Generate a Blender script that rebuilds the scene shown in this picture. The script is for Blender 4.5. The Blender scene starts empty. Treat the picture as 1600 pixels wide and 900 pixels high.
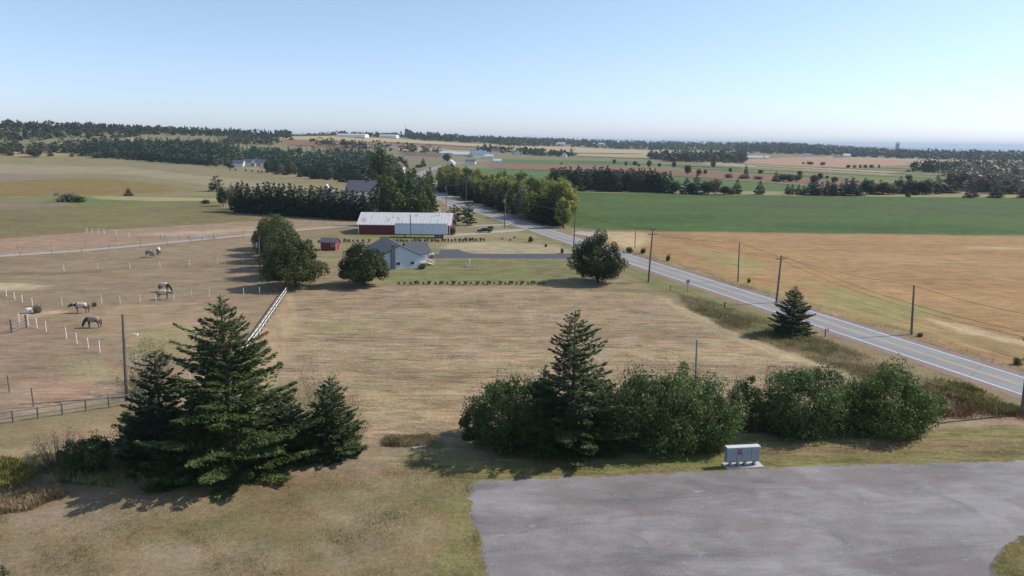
import bpy, bmesh, math, random
import numpy as np
from mathutils import Vector, Matrix

random.seed(7)
rng = np.random.default_rng(7)
SC = bpy.context.scene
COL = SC.collection
rad = math.radians

# ------------------------------------------------------------------ camera
FOC = 1150.0                      # focal length in photo pixels (1600 wide)
CAMH = 27.0
roll = 0.0117
pitch = math.atan(229.6 / FOC)
_f = np.array([0, math.cos(pitch), -math.sin(pitch)])
_R0 = np.array([1.0, 0, 0]); _U0 = np.array([0, math.sin(pitch), math.cos(pitch)])
_R = _R0 * math.cos(roll) + _U0 * math.sin(roll)
_U = _U0 * math.cos(roll) - _R0 * math.sin(roll)
cam_d = bpy.data.cameras.new("camera"); cam = bpy.data.objects.new("camera", cam_d)
COL.objects.link(cam)
cam_d.sensor_width = 36.0; cam_d.lens = 36.0 * FOC / 1600.0
cam_d.clip_start = 0.5; cam_d.clip_end = 80000.0
cam.matrix_world = Matrix(((_R[0], _U[0], -_f[0], 0), (_R[1], _U[1], -_f[1], 0), (_R[2], _U[2], -_f[2], CAMH), (0, 0, 0, 1)))
SC.camera = cam

# ------------------------------------------------------------------ light
SUN_EL = rad(41.0); SUN_AZ = rad(75.0)        # clockwise from +Y, the view direction
wd = bpy.data.worlds.new("World"); SC.world = wd; wd.use_nodes = True
wn = wd.node_tree; wn.nodes.clear()
sky = wn.nodes.new('ShaderNodeTexSky'); sky.sky_type = 'NISHITA'; sky.sun_disc = False
sky.sun_elevation = SUN_EL; sky.sun_rotation = SUN_AZ
sky.air_density = 1.0; sky.dust_density = 0.3; sky.ozone_density = 3.0; sky.altitude = 0
bg = wn.nodes.new('ShaderNodeBackground'); bg.inputs['Strength'].default_value = 0.115
wo = wn.nodes.new('ShaderNodeOutputWorld')
tc = wn.nodes.new('ShaderNodeTexCoord'); sx_ = wn.nodes.new('ShaderNodeSeparateXYZ'); wn.links.new(tc.outputs['Generated'], sx_.inputs[0])
mr = wn.nodes.new('ShaderNodeMapRange'); mr.inputs[1].default_value = 0.0; mr.inputs[2].default_value = 0.20; wn.links.new(sx_.outputs['Z'], mr.inputs[0])
tn = wn.nodes.new('ShaderNodeMix'); tn.data_type = 'RGBA'; tn.inputs[6].default_value = (1.02, 1.12, 1.62, 1); tn.inputs[7].default_value = (1.46, 1.32, 1.18, 1)   # pale summer haze in the real sky
wn.links.new(mr.outputs[0], tn.inputs[0])
mu = wn.nodes.new('ShaderNodeMix'); mu.data_type = 'RGBA'; mu.blend_type = 'MULTIPLY'; mu.inputs[0].default_value = 1.0
wn.links.new(sky.outputs[0], mu.inputs[6]); wn.links.new(tn.outputs[2], mu.inputs[7]); wn.links.new(mu.outputs[2], bg.inputs[0]); wn.links.new(bg.outputs[0], wo.inputs[0])
sl = bpy.data.lights.new("sun", 'SUN'); so = bpy.data.objects.new("sun", sl); COL.objects.link(so)
sl.energy = 4.0; sl.angle = rad(0.53); sl.color = (1.0, 0.95, 0.87)
sd = Vector((math.sin(SUN_AZ) * math.cos(SUN_EL), math.cos(SUN_AZ) * math.cos(SUN_EL), math.sin(SUN_EL)))
so.rotation_euler = sd.to_track_quat('Z', 'Y').to_euler(); so.location = (60, 20, 80)
vs = SC.view_settings; vs.view_transform = 'Standard'; vs.look = 'None'; vs.exposure = 0.10; vs.gamma = 1.0
SC.cycles.max_bounces = 5; SC.cycles.transparent_max_bounces = 4; SC.cycles.volume_bounces = 0

# ------------------------------------------------------------------ terrain
def sstep(a, b, x):
    t = np.clip((x - a) / (b - a), 0, 1); return t * t * (3 - 2 * t)

def terrain(x, y):
    x = np.asarray(x, float); y = np.asarray(y, float)
    r = np.hypot(x, y); az = np.degrees(np.arctan2(x, y))
    A = np.interp(az, [-180, -60, -31, -18, -13, -8, -4, 20, 25, 60, 180], [36, 38, 37, 30, 35, 34, 28, 22, 5, 0, 0])
    r0 = np.interp(az, [-20, -5, 10], [760, 800, 1100]); r1 = np.interp(az, [-18, -5, 10], [1500, 2200, 3600])
    z = A * sstep(r0, r1, r)
    z = z + np.interp(az, [-40, -20, -10], [1, .6, 0]) * 1.2 * np.sin(x / 170.0) * sstep(240, 420, r)
    z = z - 16.0 * sstep(25, 28, az) * sstep(2700, 3100, r)
    return z

def ray(px, py):
    return _f + (px - 800) / FOC * _R + (450 - py) / FOC * _U

def P(px, py):
    """point of the terrain seen in the photograph at pixel px, py"""
    d = ray(px, py)
    if d[2] < -1e-4:
        t = -CAMH / d[2]
        x, y = d[0] * t, d[1] * t
        if math.hypot(x, y) < 240: return Vector((x, y, 0.0))
    ts = np.geomspace(150, 4200, 3000)
    X = d[0] * ts; Y = d[1] * ts; Z = CAMH + d[2] * ts
    hit = np.nonzero(Z < terrain(X, Y))[0]
    i = hit[0] if len(hit) else -1
    return Vector((X[i], Y[i], float(terrain(X[i], Y[i]))))

def proj(p):
    v = np.array([p[0], p[1], p[2] - CAMH])
    w = v @ _f
    return 800 + FOC * (v @ _R) / w, 450 - FOC * (v @ _U) / w

def ppm(p):
    return FOC / math.sqrt(p[1] ** 2 + p[0] ** 2 * .3 + (CAMH - p[2]) ** 2)

def hgt(p, ty):
    lo, hi = 0.0, 80.0
    for _ in range(30):
        m = (lo + hi) / 2
        if proj((p[0], p[1], p[2] + m))[1] > ty: lo = m
        else: hi = m
    return lo

# ------------------------------------------------------------------ naming helpers
def link(o, parent=None):
    COL.objects.link(o)
    if parent is not None: o.parent = parent
    return o

def tag(o, label=None, cat=None, group=None, kind=None):
    if label: o['label'] = label
    if cat: o['category'] = cat
    if group: o['group'] = group
    if kind: o['kind'] = kind
    return o

def thing(name, label, cat, loc=(0, 0, 0), rz=0.0, group=None):
    o = bpy.data.objects.new(name, None); o.empty_display_size = .3
    o.location = loc; o.rotation_euler = (0, 0, rz)
    link(o); return tag(o, label, cat, group)

def mesh_np(name, V, F, mats, smooth=False, midx=None):
    me = bpy.data.meshes.new(name)
    V = np.asarray(V, np.float32); F = np.asarray(F, np.int32)
    k = F.shape[1]
    me.vertices.add(len(V)); me.vertices.foreach_set('co', V.ravel())
    me.loops.add(F.size); me.loops.foreach_set('vertex_index', F.ravel())
    me.polygons.add(len(F)); me.polygons.foreach_set('loop_start', np.arange(len(F), dtype=np.int32) * k)
    if midx is not None: me.polygons.foreach_set('material_index', np.asarray(midx, np.int32))
    me.update(calc_edges=True)
    if smooth: me.shade_smooth()
    for m in (mats if isinstance(mats, (list, tuple)) else [mats]): me.materials.append(m)
    return me

class MB:
    """collects shapes for ONE mesh object"""
    def __init__(s): s.v = []; s.f = []
    def add(s, vs, fs):
        n = len(s.v); s.v += [tuple(v) for v in vs]; s.f += [tuple(i + n for i in f) for f in fs]; return s
    def box(s, cx, cy, cz, sx, sy, sz, rz=0.0, rx=0.0, ry=0.0):
        M = Matrix.Translation((cx, cy, cz)) @ Matrix.Rotation(rz, 4, 'Z') @ Matrix.Rotation(ry, 4, 'Y') @ Matrix.Rotation(rx, 4, 'X')
        vs = [M @ Vector((a * sx / 2, b * sy / 2, c * sz / 2)) for a in (-1, 1) for b in (-1, 1) for c in (-1, 1)]
        return s.add(vs, [(0, 1, 3, 2), (4, 6, 7, 5), (0, 4, 5, 1), (2, 3, 7, 6), (0, 2, 6, 4), (1, 5, 7, 3)])
    def tube(s, pts, rs, n=8, cap=True):
        pts = [Vector(p) for p in pts]
        if not hasattr(rs, '__len__'): rs = [rs] * len(pts)
        ring = []
        for i, p in enumerate(pts):
            d = (pts[min(i + 1, len(pts) - 1)] - pts[max(i - 1, 0)]).normalized()
            a = d.orthogonal().normalized() if abs(d.z) < .9 else Vector((1, 0, 0)) - d * d.x
            a.normalize(); b = d.cross(a)
            ring.append([p + (a * math.cos(2 * math.pi * k / n) + b * math.sin(2 * math.pi * k / n)) * rs[i] for k in range(n)])
        vs = [v for r in ring for v in r]; fs = []
        for i in range(len(pts) - 1):
            for k in range(n):
                k2 = (k + 1) % n
                fs.append((i * n + k, i * n + k2, (i + 1) * n + k2, (i + 1) * n + k))
        if cap: fs.append(tuple(range(n))[::-1]); fs.append(tuple((len(pts) - 1) * n + k for k in range(n)))
        return s.add(vs, fs)
    def prism(s, prof, axis_len, at=(0, 0, 0), rz=0.0):
        """profile in local (y,z), extruded along local x, centred"""
        M = Matrix.Translation(at) @ Matrix.Rotation(rz, 4, 'Z')
        n = len(prof)
        vs = [M @ Vector((sx * axis_len / 2, y, z)) for sx in (-1, 1) for y, z in prof]
        fs = [tuple(range(n))[::-1], tuple(range(n, 2 * n))] + [(i, (i + 1) % n, n + (i + 1) % n, n + i) for i in range(n)]
        return s.add(vs, fs)
    def build(s, name, mat, parent=None, smooth=False, bevel=0.0):
        me = bpy.data.meshes.new(name); me.from_pydata([tuple(v) for v in s.v], [], s.f)
        bm = bmesh.new(); bm.from_mesh(me); bmesh.ops.recalc_face_normals(bm, faces=bm.faces); bm.to_mesh(me); bm.free()
        if smooth: me.shade_smooth()
        me.materials.append(mat)
        o = bpy.data.objects.new(name, me); link(o, parent)
        if bevel:
            m = o.modifiers.new('bevel', 'BEVEL'); m.width = bevel; m.segments = 2
        return o

# ------------------------------------------------------------------ materials
def new_mat(name):
    m = bpy.data.materials.new(name); m.use_nodes = True
    nt = m.node_tree; b = nt.nodes['Principled BSDF']
    return m, nt, b

def nd(nt, typ, **kw):
    n = nt.nodes.new(typ)
    for k, v in kw.items():
        if hasattr(n, k): setattr(n, k, v)
        else: n.inputs[k].default_value = v
    return n

def mixc(nt, fac, a, b, mode='MIX'):
    n = nt.nodes.new('ShaderNodeMix'); n.data_type = 'RGBA'; n.blend_type = mode
    for sock, v in ((n.inputs[0], fac), (n.inputs[6], a), (n.inputs[7], b)):
        if isinstance(v, (int, float)): sock.default_value = v
        elif isinstance(v, tuple): sock.default_value = (*v[:3], 1)
        else: nt.links.new(v, sock)
    return n.outputs[2]

def ramp(nt, src, p0, p1, c0=(0, 0, 0), c1=(1, 1, 1)):
    n = nt.nodes.new('ShaderNodeMapRange'); n.inputs[1].default_value = p0; n.inputs[2].default_value = p1
    n.interpolation_type = 'SMOOTHSTEP'
    nt.links.new(src, n.inputs[0]); return n.outputs[0]

def mth(nt, op, a, b=0.0, c=None):
    n = nt.nodes.new('ShaderNodeMath'); n.operation = op
    for i, v in enumerate((a, b) if c is None else (a, b, c)):
        if isinstance(v, (int, float)): n.inputs[i].default_value = v
        else: nt.links.new(v, n.inputs[i])
    return n.outputs[0]

def coord(nt, scale=(1, 1, 1), rot=0.0, world=True):
    if world: c = nt.nodes.new('ShaderNodeNewGeometry').outputs['Position']
    else: c = nt.nodes.new('ShaderNodeTexCoord').outputs['Object']
    m = nt.nodes.new('ShaderNodeMapping'); m.inputs['Scale'].default_value = scale; m.inputs['Rotation'].default_value = (0, 0, rot)
    if rot:
        m2 = nt.nodes.new('ShaderNodeMapping'); m2.inputs['Rotation'].default_value = (0, 0, rot)
        nt.links.new(c, m2.inputs[0]); c = m2.outputs[0]; m.inputs['Rotation'].default_value = (0, 0, 0)
    nt.links.new(c, m.inputs[0]); return m.outputs[0]

def noise(nt, vec, scale, detail=4, rough=.6, dist=0.0):
    n = nt.nodes.new('ShaderNodeTexNoise'); n.inputs['Scale'].default_value = scale
    n.inputs['Detail'].default_value = detail; n.inputs['Roughness'].default_value = rough
    n.inputs['Distortion'].default_value = dist
    nt.links.new(vec, n.inputs['Vector']); return n.outputs['Fac']

def surf(name, c1, c2=None, scale=3.0, rough=.8, bump=0.0, metal=0.0, stretch=(1, 1, 1), lo=.35, hi=.65, detail=5, world=False):
    m, nt, b = new_mat(name)
    c2 = c2 or tuple(c * .8 for c in c1)
    v = coord(nt, stretch, world=world); n = noise(nt, v, scale, detail)
    f = ramp(nt, n, lo, hi); out = mixc(nt, f, c1, c2)
    nt.links.new(out, b.inputs['Base Color']); b.inputs['Roughness'].default_value = rough; b.inputs['Metallic'].default_value = metal
    if bump:
        bp = nt.nodes.new('ShaderNodeBump'); bp.inputs['Strength'].default_value = .6; bp.inputs['Distance'].default_value = bump
        nt.links.new(n, bp.inputs['Height']); nt.links.new(bp.outputs[0], b.inputs['Normal'])
    return m

def leafmat(name, c1, c2, c3=None, c3amt=.15, trans=.25, patch=.35, rough=.55):
    """leaf: colour varies leaf by leaf, clump by clump and tree by tree"""
    m, nt, b = new_mat(name)
    g = nt.nodes.new('ShaderNodeNewGeometry'); r = g.outputs['Random Per Island']
    v = coord(nt, (1, 1, 1)); n = noise(nt, v, patch, 3)
    f = mth(nt, 'ADD', mth(nt, 'MULTIPLY', r, .6), mth(nt, 'MULTIPLY', ramp(nt, n, .35, .65), .5))
    col = mixc(nt, mth(nt, 'MINIMUM', f, 1.0), c1, c2)
    if c3:
        n2 = noise(nt, v, patch * 1.7, 2)
        col = mixc(nt, mth(nt, 'MULTIPLY', ramp(nt, n2, .5, .68), c3amt * 4 if c3amt < .25 else 1.0), col, c3)
    oi = nt.nodes.new('ShaderNodeObjectInfo')
    h = nt.nodes.new('ShaderNodeHueSaturation'); nt.links.new(col, h.inputs['Color'])
    nt.links.new(mth(nt, 'MULTIPLY_ADD', oi.outputs['Random'], .5, .78), h.inputs['Value'])
    nt.links.new(mth(nt, 'MULTIPLY_ADD', oi.outputs['Random'], -.03, .515), h.inputs['Hue'])
    nt.links.new(h.outputs[0], b.inputs['Base Color']); b.inputs['Roughness'].default_value = rough
    b.inputs['Specular IOR Level'].default_value = .3
    tr = nt.nodes.new('ShaderNodeBsdfTranslucent'); nt.links.new(h.outputs[0], tr.inputs[0])
    mx = nt.nodes.new('ShaderNodeMixShader'); mx.inputs[0].default_value = trans
    nt.links.new(b.outputs[0], mx.inputs[1]); nt.links.new(tr.outputs[0], mx.inputs[2])
    nt.links.new(mx.outputs[0], nt.nodes['Material Output'].inputs[0])
    return m

M = {}
M['bark'] = surf('bark', (.13, .10, .08), (.07, .055, .045), 6, .9, .02, stretch=(1, 1, .3))
M['pale_bark'] = surf('pale_bark', (.28, .26, .22), (.16, .14, .12), 6, .9, .02, stretch=(1, 1, .3))
M['spruce'] = leafmat('spruce_needles', (.028, .050, .014), (.080, .118, .030), (.11, .145, .036), .12, .12, .5)
M['spruce_far'] = leafmat('far_spruce_needles', (.022, .042, .018), (.052, .082, .030), (.07, .08, .035), .1, .1, .05)
M['linden'] = leafmat('linden_leaves', (.036, .056, .014), (.088, .108, .028), (.13, .095, .034), .10, .25, .35)
M['willow'] = leafmat('willow_leaves', (.034, .068, .016), (.145, .20, .055), (.18, .23, .09), .12, .3, .5)
M['shrub'] = leafmat('shrub_leaves', (.030, .058, .013), (.115, .165, .035), (.13, .17, .045), .12, .25, .6)
M['redshrub'] = leafmat('reddish_leaves', (.10, .055, .028), (.16, .085, .045), None, .1, .2, .6)
M['twig'] = leafmat('dry_twigs', (.12, .10, .075), (.20, .165, .12), None, .1, .1, .6)
M['birch'] = leafmat('birch_leaves', (.10, .13, .045), (.19, .22, .08), (.24, .24, .09), .15, .35, .5)
M['poplar'] = leafmat('poplar_leaves', (.15, .18, .048), (.37, .38, .10), (.36, .29, .10), .2, .45, .12)
M['broad'] = leafmat('broad_leaves', (.040, .070, .018), (.11, .155, .040), (.14, .12, .04), .15, .25, .12)
M['plantation'] = leafmat('young_plantation', (.028, .065, .024), (.060, .115, .040), None, .1, .1, .05)
M['grey_tree'] = leafmat('grey_brown_foliage', (.15, .13, .10), (.24, .205, .15), (.12, .145, .07), .2, .15, .03)
M['far_mix'] = leafmat('far_woodland_foliage', (.036, .054, .024), (.080, .098, .042), (.14, .12, .075), .2, .15, .012)
M['golden'] = leafmat('goldenrod', (.11, .13, .035), (.27, .235, .05), (.09, .11, .04), .2, .3, 1.2)
M['drygrass'] = leafmat('tall_dry_grass', (.25, .18, .10), (.40, .30, .17), (.16, .15, .06), .2, .3, .35)
M['greengrass'] = leafmat('rough_green_grass', (.13, .145, .045), (.25, .235, .09), (.32, .25, .12), .2, .3, .5)
M['white'] = surf('white_paint', (.80, .80, .78), (.70, .70, .68), 3, .6)
M['wood_grey'] = surf('weathered_wood', (.21, .19, .17), (.13, .115, .10), 8, .9, .005, stretch=(4, 4, .4))
M['pole_wood'] = surf('pole_wood', (.19, .165, .14), (.11, .095, .08), 5, .9, .01, stretch=(3, 3, .2))
M['dark'] = surf('dark_metal', (.035, .035, .04), None, 3, .5)
M['grey_metal'] = surf('grey_metal', (.33, .35, .37), (.26, .28, .30), 4, .45, metal=.3)
M['wire'] = surf('wire', (.06, .06, .06), None, 3, .6)
M['fence_wire'] = surf('fence_wire', (.25, .23, .21), None, 3, .6)
M['glass'] = surf('window_glass', (.05, .06, .07), (.03, .035, .04), 1, .08)
M['rubber'] = surf('rubber', (.02, .02, .02), None, 3, .9)
M['roof_grey'] = surf('grey_shingle', (.105, .115, .13), (.075, .082, .095), 2.5, .9, .01, stretch=(1, 1, 3))
M['barn_red'] = surf('barn_red_boards', (.20, .030, .035), (.12, .020, .024), 2, .8, .005, stretch=(3, 3, .2))
M['shed_red'] = surf('shed_red_paint', (.30, .03, .045), (.22, .025, .035), 2, .7, stretch=(3, 3, .2))
M['tin'] = surf('weathered_tin_roof', (.58, .57, .56), (.33, .27, .25), .55, .55, .01, stretch=(1.6, .25, 1), lo=.52, hi=.72, detail=6)
M['house_blue'] = surf('pale_blue_siding', (.60, .67, .75), (.54, .61, .70), 2, .7, stretch=(.3, .3, 6))
M['brick'] = surf('chimney_brick', (.16, .165, .185), (.11, .115, .13), 8, .9, .01)
M['horse'] = surf('horse_coat', (.055, .04, .032), (.03, .022, .018), 2, .6)
M['horse_grey'] = surf('grey_horse_coat', (.32, .31, .30), (.18, .17, .17), 3, .7)
M['blanket'] = surf('pale_horse_rug', (.62, .54, .46), (.52, .44, .38), 4, .85)
M['blanket_grey'] = surf('brown_grey_horse_rug', (.36, .29, .23), (.26, .20, .16), 4, .85)
M['concrete'] = surf('concrete', (.55, .53, .50), (.45, .43, .41), 5, .9, .004)
M['car'] = surf('black_car_paint', (.02, .022, .028), None, 2, .2)
M['postbox'] = surf('postbox_grey', (.36, .40, .44), (.31, .35, .39), 2, .45, metal=.2)
M['postbox_lit_top'] = surf('postbox_sunlit_lid', (.70, .71, .72), (.62, .63, .64), 3, .5)  # brightness of the sunlit tops put into the lid colour, fronts kept darker
M['red'] = surf('red_label', (.45, .06, .06), None, 2, .6)
M['rock'] = surf('rock', (.30, .27, .25), (.2, .17, .16), 3, .9, .03)
# ------------------------------------------------------------------ ground: one sheet, land cover stored per vertex
def poly_sd(X, Y, poly):
    """signed distance to polygon, negative inside"""
    d = np.full(X.shape, 1e18); ins = np.zeros(X.shape, bool)
    n = len(poly)
    for i in range(n):
        ax, ay = poly[i]; bx, by = poly[(i + 1) % n]
        ex, ey = bx - ax, by - ay; L = ex * ex + ey * ey + 1e-12
        t = np.clip(((X - ax) * ex + (Y - ay) * ey) / L, 0, 1)
        d = np.minimum(d, (X - ax - t * ex) ** 2 + (Y - ay - t * ey) ** 2)
        c = (ay > Y) != (by > Y)
        with np.errstate(divide='ignore', invalid='ignore'):
            ins ^= c & (X < (bx - ax) * (Y - ay) / (by - ay + 1e-18) + ax)
    d = np.sqrt(d); return np.where(ins, -d, d)

az_d = np.linspace(rad(-40), rad(40), 321)
az_c = np.linspace(rad(40), rad(320), 36)[1:-1]
AZ = np.concatenate([az_d, az_c])
RR = np.concatenate([[4, 10, 16, 22, 27], np.geomspace(31, 26000, 620)])
GA, GR = np.meshgrid(AZ, RR)
GX = GR * np.sin(GA); GY = GR * np.cos(GA); GZ = terrain(GX, GY)
nA, nR = len(AZ), len(RR)
GV = np.stack([GX.ravel(), GY.ravel(), GZ.ravel()], 1)
ii, jj = np.meshgrid(np.arange(nR - 1), np.arange(nA), indexing='ij')
j2 = (jj + 1) % nA
GF = np.stack([ii * nA + jj, (ii + 1) * nA + jj, (ii + 1) * nA + j2, ii * nA + j2], -1).reshape(-1, 4)
GV = np.vstack([GV, [[0, 0, 0]]]); cidx = len(GV) - 1
# smooth pseudo noise for irregular borders
def wob(x, y, s):
    return (np.sin(x / s + 1.3 * np.sin(y / s * .7)) + np.sin(y / s * 1.3 + 1.7 * np.sin(x / s * .9 + 2)) + .5 * np.sin(x / s * 2.9 + y / s * 2.3)) / 2.5
X, Y = GV[:, 0], GV[:, 1]
D = np.hypot(X, Y)
WX = X + wob(X, Y, 4.1) * .8 + wob(Y, X, 1.3) * .3 + wob(X, Y, 23) * .004 * np.minimum(D, 800)
WY = Y + wob(Y + 9, X, 4.7) * .8 + wob(X, Y, 1.1) * .3
COLR = np.tile(np.array([.240, .190, .108]), (len(GV), 1))
FX = np.tile(np.array([.15, 0.0, .6]), (len(GV), 1))      # streaks across, streaks along the road, fine grain
def cover(pts, col, fx=None, soft=.6, k=1.0, world=False):
    poly = pts if world else [P(*p)[:2] for p in pts]
    poly = [(float(a), float(b)) for a, b in poly]
    xs = [a for a, b in poly]; ys = [b for a, b in poly]; m = soft * 3 + 10
    sel = np.nonzero((X > min(xs) - m) & (X < max(xs) + m) & (Y > min(ys) - m) & (Y < max(ys) + m))[0]
    if not len(sel): return
    sd_ = poly_sd(WX[sel], WY[sel], poly)
    w = (k * (1 - sstep(-soft, soft, sd_)))[:, None]
    COLR[sel] = COLR[sel] * (1 - w) + np.array(col) * w
    if fx is not None: FX[sel] = FX[sel] * (1 - w) + np.array(fx) * w

# far country first
COLR[D > 430] = (.215, .195, .105)
def far(pts, col, soft=6, fx=(.2, 0, .3)): cover(pts, col, fx, soft)
TAN = (.42, .33, .19); OLV = (.20, .19, .095); BRN = (.24, .135, .095); GRN = (.105, .16, .055); PAL = (.36, .30, .18); PNK = (.40, .245, .17)
far([(-200, 226), (0, 228), (75, 238), (125, 244), (-200, 246)], (.40, .27, .15))
far([(190, 215), (225, 216), (262, 222), (230, 224), (195, 219)], TAN)
far([(365, 211), (430, 213), (430, 222), (370, 222)], OLV)
far([(300, 222), (360, 225), (400, 232), (330, 228)], PAL)
far([(430, 212), (560, 214), (700, 222), (900, 229), (900, 233), (700, 228), (560, 220), (430, 217)], TAN)
far([(440, 219), (520, 219), (590, 226), (590, 234), (540, 234), (445, 226)], BRN)
far([(560, 221), (700, 226), (800, 230), (800, 233), (640, 229), (560, 225)], BRN)
far([(560, 228), (760, 236), (760, 240), (600, 234)], PAL)
far([(618, 236), (700, 243), (705, 262), (650, 266), (620, 250)], (.205, .18, .115))
far([(620, 235), (690, 241), (690, 246), (630, 243)], (.15, .105, .085))
far([(790, 233), (1000, 240), (1100, 242), (1100, 236), (900, 230), (790, 229)], TAN)
far([(900, 236), (1150, 243), (1150, 250), (1000, 246), (900, 243)], PAL)
far([(770, 243), (1000, 247), (1000, 252), (770, 249)], OLV)
far([(770, 248), (1020, 252), (1040, 260), (880, 258), (770, 255)], GRN)
far([(760, 255), (900, 257), (1300, 277), (1420, 286), (1600, 300), (1600, 306), (1300, 290), (1000, 272), (760, 262)], BRN)
far([(740, 263), (900, 266), (1060, 275), (1280, 292), (1290, 305), (1000, 300), (900, 298), (740, 292)], GRN)
far([(1000, 250), (1160, 252), (1600, 276), (1600, 300), (1400, 288), (1150, 268), (1000, 260)], OLV)
far([(1100, 252), (1220, 257), (1400, 268), (1390, 273), (1250, 265), (1100, 257)], PAL)
far([(1000, 258), (1150, 265), (1320, 279), (1300, 282), (1150, 270), (1000, 262)], (.17, .19, .075))
far([(1300, 272), (1500, 280), (1500, 286), (1350, 281)], (.16, .19, .07))
far([(1150, 253), (1175, 249), (1230, 246), (1300, 245), (1400, 247), (1470, 252), (1410, 258), (1330, 262), (1220, 257)], PNK)
far([(1290, 244), (1600, 250), (1900, 258), (1900, 263), (1600, 254), (1300, 247)], PAL)
far([(1400, 253), (1600, 256), (1900, 264), (1900, 272), (1500, 262)], (.27, .215, .14))
far([(1470, 288), (1600, 292), (1600, 303), (1470, 300)], BRN)
far([(1280, 297), (1900, 303), (1900, 311), (1280, 307)], (.30, .25, .14), 2)
far([(885, 296), (1280, 300), (1290, 308), (885, 301)], (.27, .24, .13), 2)
# thin ditches and headlands between the strips
for a, b in [((1000, 256), (1600, 286)), ((1060, 261), (1330, 279)), ((1150, 255), (1600, 276)), ((905, 264), (1290, 292)), ((770, 263), (1000, 271)), ((1180, 259), (1480, 275)), ((1130, 265), (1340, 283)), ((900, 252), (1160, 262)), ((1380, 262), (1600, 270)), ((700, 232), (1000, 240)), ((600, 222), (820, 231)), ((450, 226), (600, 233)), ((900, 244), (1150, 251))]:
    far([a, b, (b[0], b[1] + 1.0), (a[0], a[1] + 1.0)], (.05, .06, .025), 1.2)
# big field on the left
far([(-300, 238), (0, 243), (130, 245), (350, 262), (450, 272), (560, 283), (600, 300), (600, 330), (350, 318), (-300, 325)], (.235, .205, .112), 3, (.35, 0, .3))
far([(-300, 256), (0, 256), (200, 262), (420, 285), (560, 300), (350, 292), (200, 272), (-300, 268)], (.30, .25, .155), 8, (.35, 0, .3))
far([(-300, 272), (0, 270), (100, 272), (50, 281), (-300, 284)], (.25, .19, .14), 8)
far([(-300, 286), (0, 284), (90, 279), (170, 278), (240, 287), (300, 296), (200, 305), (-300, 312)], (.225, .165, .065), 6, (.3, 0, .6))
far([(380, 262), (420, 262), (560, 285), (560, 290), (420, 272)], (.32, .23, .14), 3)
cover([(-300, 306), (0, 309), (120, 306), (350, 306), (350, 314), (-300, 322)], (.20, .20, .085), (.3, 0, .5), 4)
cover([(100, 309), (135, 307), (330, 311), (345, 317), (150, 321), (40, 318)], (.15, .18, .06), (.3, 0, .4), 3)
cover([(145, 307), (300, 309), (345, 311), (345, 314), (230, 314), (150, 311)], (.36, .29, .16), (.4, 0, .4), 2)
cover([(-300, 312), (0, 313), (110, 318), (80, 328), (-300, 332)], (.23, .18, .125), (.4, 0, .4), 3)
cover([(-300, 326), (0, 328), (130, 320), (330, 318), (372, 330), (405, 345), (200, 357), (0, 373), (-300, 392)], (.19, .160, .078), (.6, 0, 1.0), 2)
cover([(-300, 389), (0, 373), (200, 358), (380, 346), (560, 343), (560, 352), (400, 366), (150, 388), (0, 400), (-300, 425)], (.31, .225, .155), (.5, 0, .4), 1.2)
cover([(-100, 388), (0, 378), (180, 366), (260, 372), (120, 385), (0, 392)], (.32, .215, .15), (.4, 0, .3), 2)
cover([(210, 366), (310, 360), (420, 352), (420, 357), (300, 369)], (.38, .29, .19), (.4, 0, .3), 1.0)
# paddocks
cover([(-300, 425), (0, 402), (300, 378), (400, 369), (450, 385), (452, 455), (405, 522), (350, 600), (205, 624), (0, 659), (-300, 720)], (.265, .20, .13), (.35, 0, .6), 1.0)
cover([(-100, 480), (20, 498), (110, 520), (200, 560), (210, 620), (0, 650), (-200, 680)], (.275, .19, .135), (.4, 0, .5), 1.0)
cover([(-100, 500), (10, 497), (30, 512), (60, 530), (30, 560), (-100, 560)], (.30, .205, .15), (.4, 0, .4), 2.0, .6)
cover([(40, 490), (60, 493), (110, 515), (160, 540), (215, 572), (205, 580), (140, 548), (80, 522), (30, 505)], (.32, .19, .135), (.2, 0, .4), .7, .8)
cover([(60, 485), (150, 474), (330, 466), (400, 463), (400, 470), (250, 477), (120, 487)], (.25, .17, .115), (.5, 0, .5), .8)
cover([(120, 500), (150, 480), (330, 468), (410, 470), (380, 520), (330, 560), (250, 540), (160, 522)], (.31, .225, .145), (.5, 0, .4), 2.5)
cover([(60, 506), (130, 520), (210, 550), (240, 580), (150, 572), (90, 575), (60, 610), (20, 640), (-60, 640), (40, 560)], (.235, .19, .115), (.5, 0, .8), 3.5, .5)
cover([(100, 570), (150, 560), (190, 572), (190, 596), (130, 602), (95, 590)], (.30, .255, .14), (.2, 0, 1.0), 1.2, .8)
cover([(60, 588), (200, 600), (205, 620), (0, 655), (-20, 620)], (.34, .235, .155), (.6, 0, .5), 1.5, .8)
cover([(-60, 443), (20, 443), (85, 447), (40, 453), (-60, 454)], (.42, .35, .22), (.5, 0, .3), .8)
cover([(40, 488), (90, 484), (115, 488), (60, 496), (36, 495)], (.40, .32, .20), (.5, 0, .3), .6)
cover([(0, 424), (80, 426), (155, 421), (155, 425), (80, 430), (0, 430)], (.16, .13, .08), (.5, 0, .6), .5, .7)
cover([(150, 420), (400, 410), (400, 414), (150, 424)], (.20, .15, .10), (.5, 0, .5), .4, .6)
cover([(210, 515), (260, 512), (330, 530), (340, 560), (260, 555), (200, 545)], (.26, .23, .11), (.3, 0, 1.0), 2, .7)
cover([(190, 560), (300, 580), (340, 620), (210, 650), (200, 600)], (.33, .22, .15), (.3, 0, .5), 2, .8)
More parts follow.
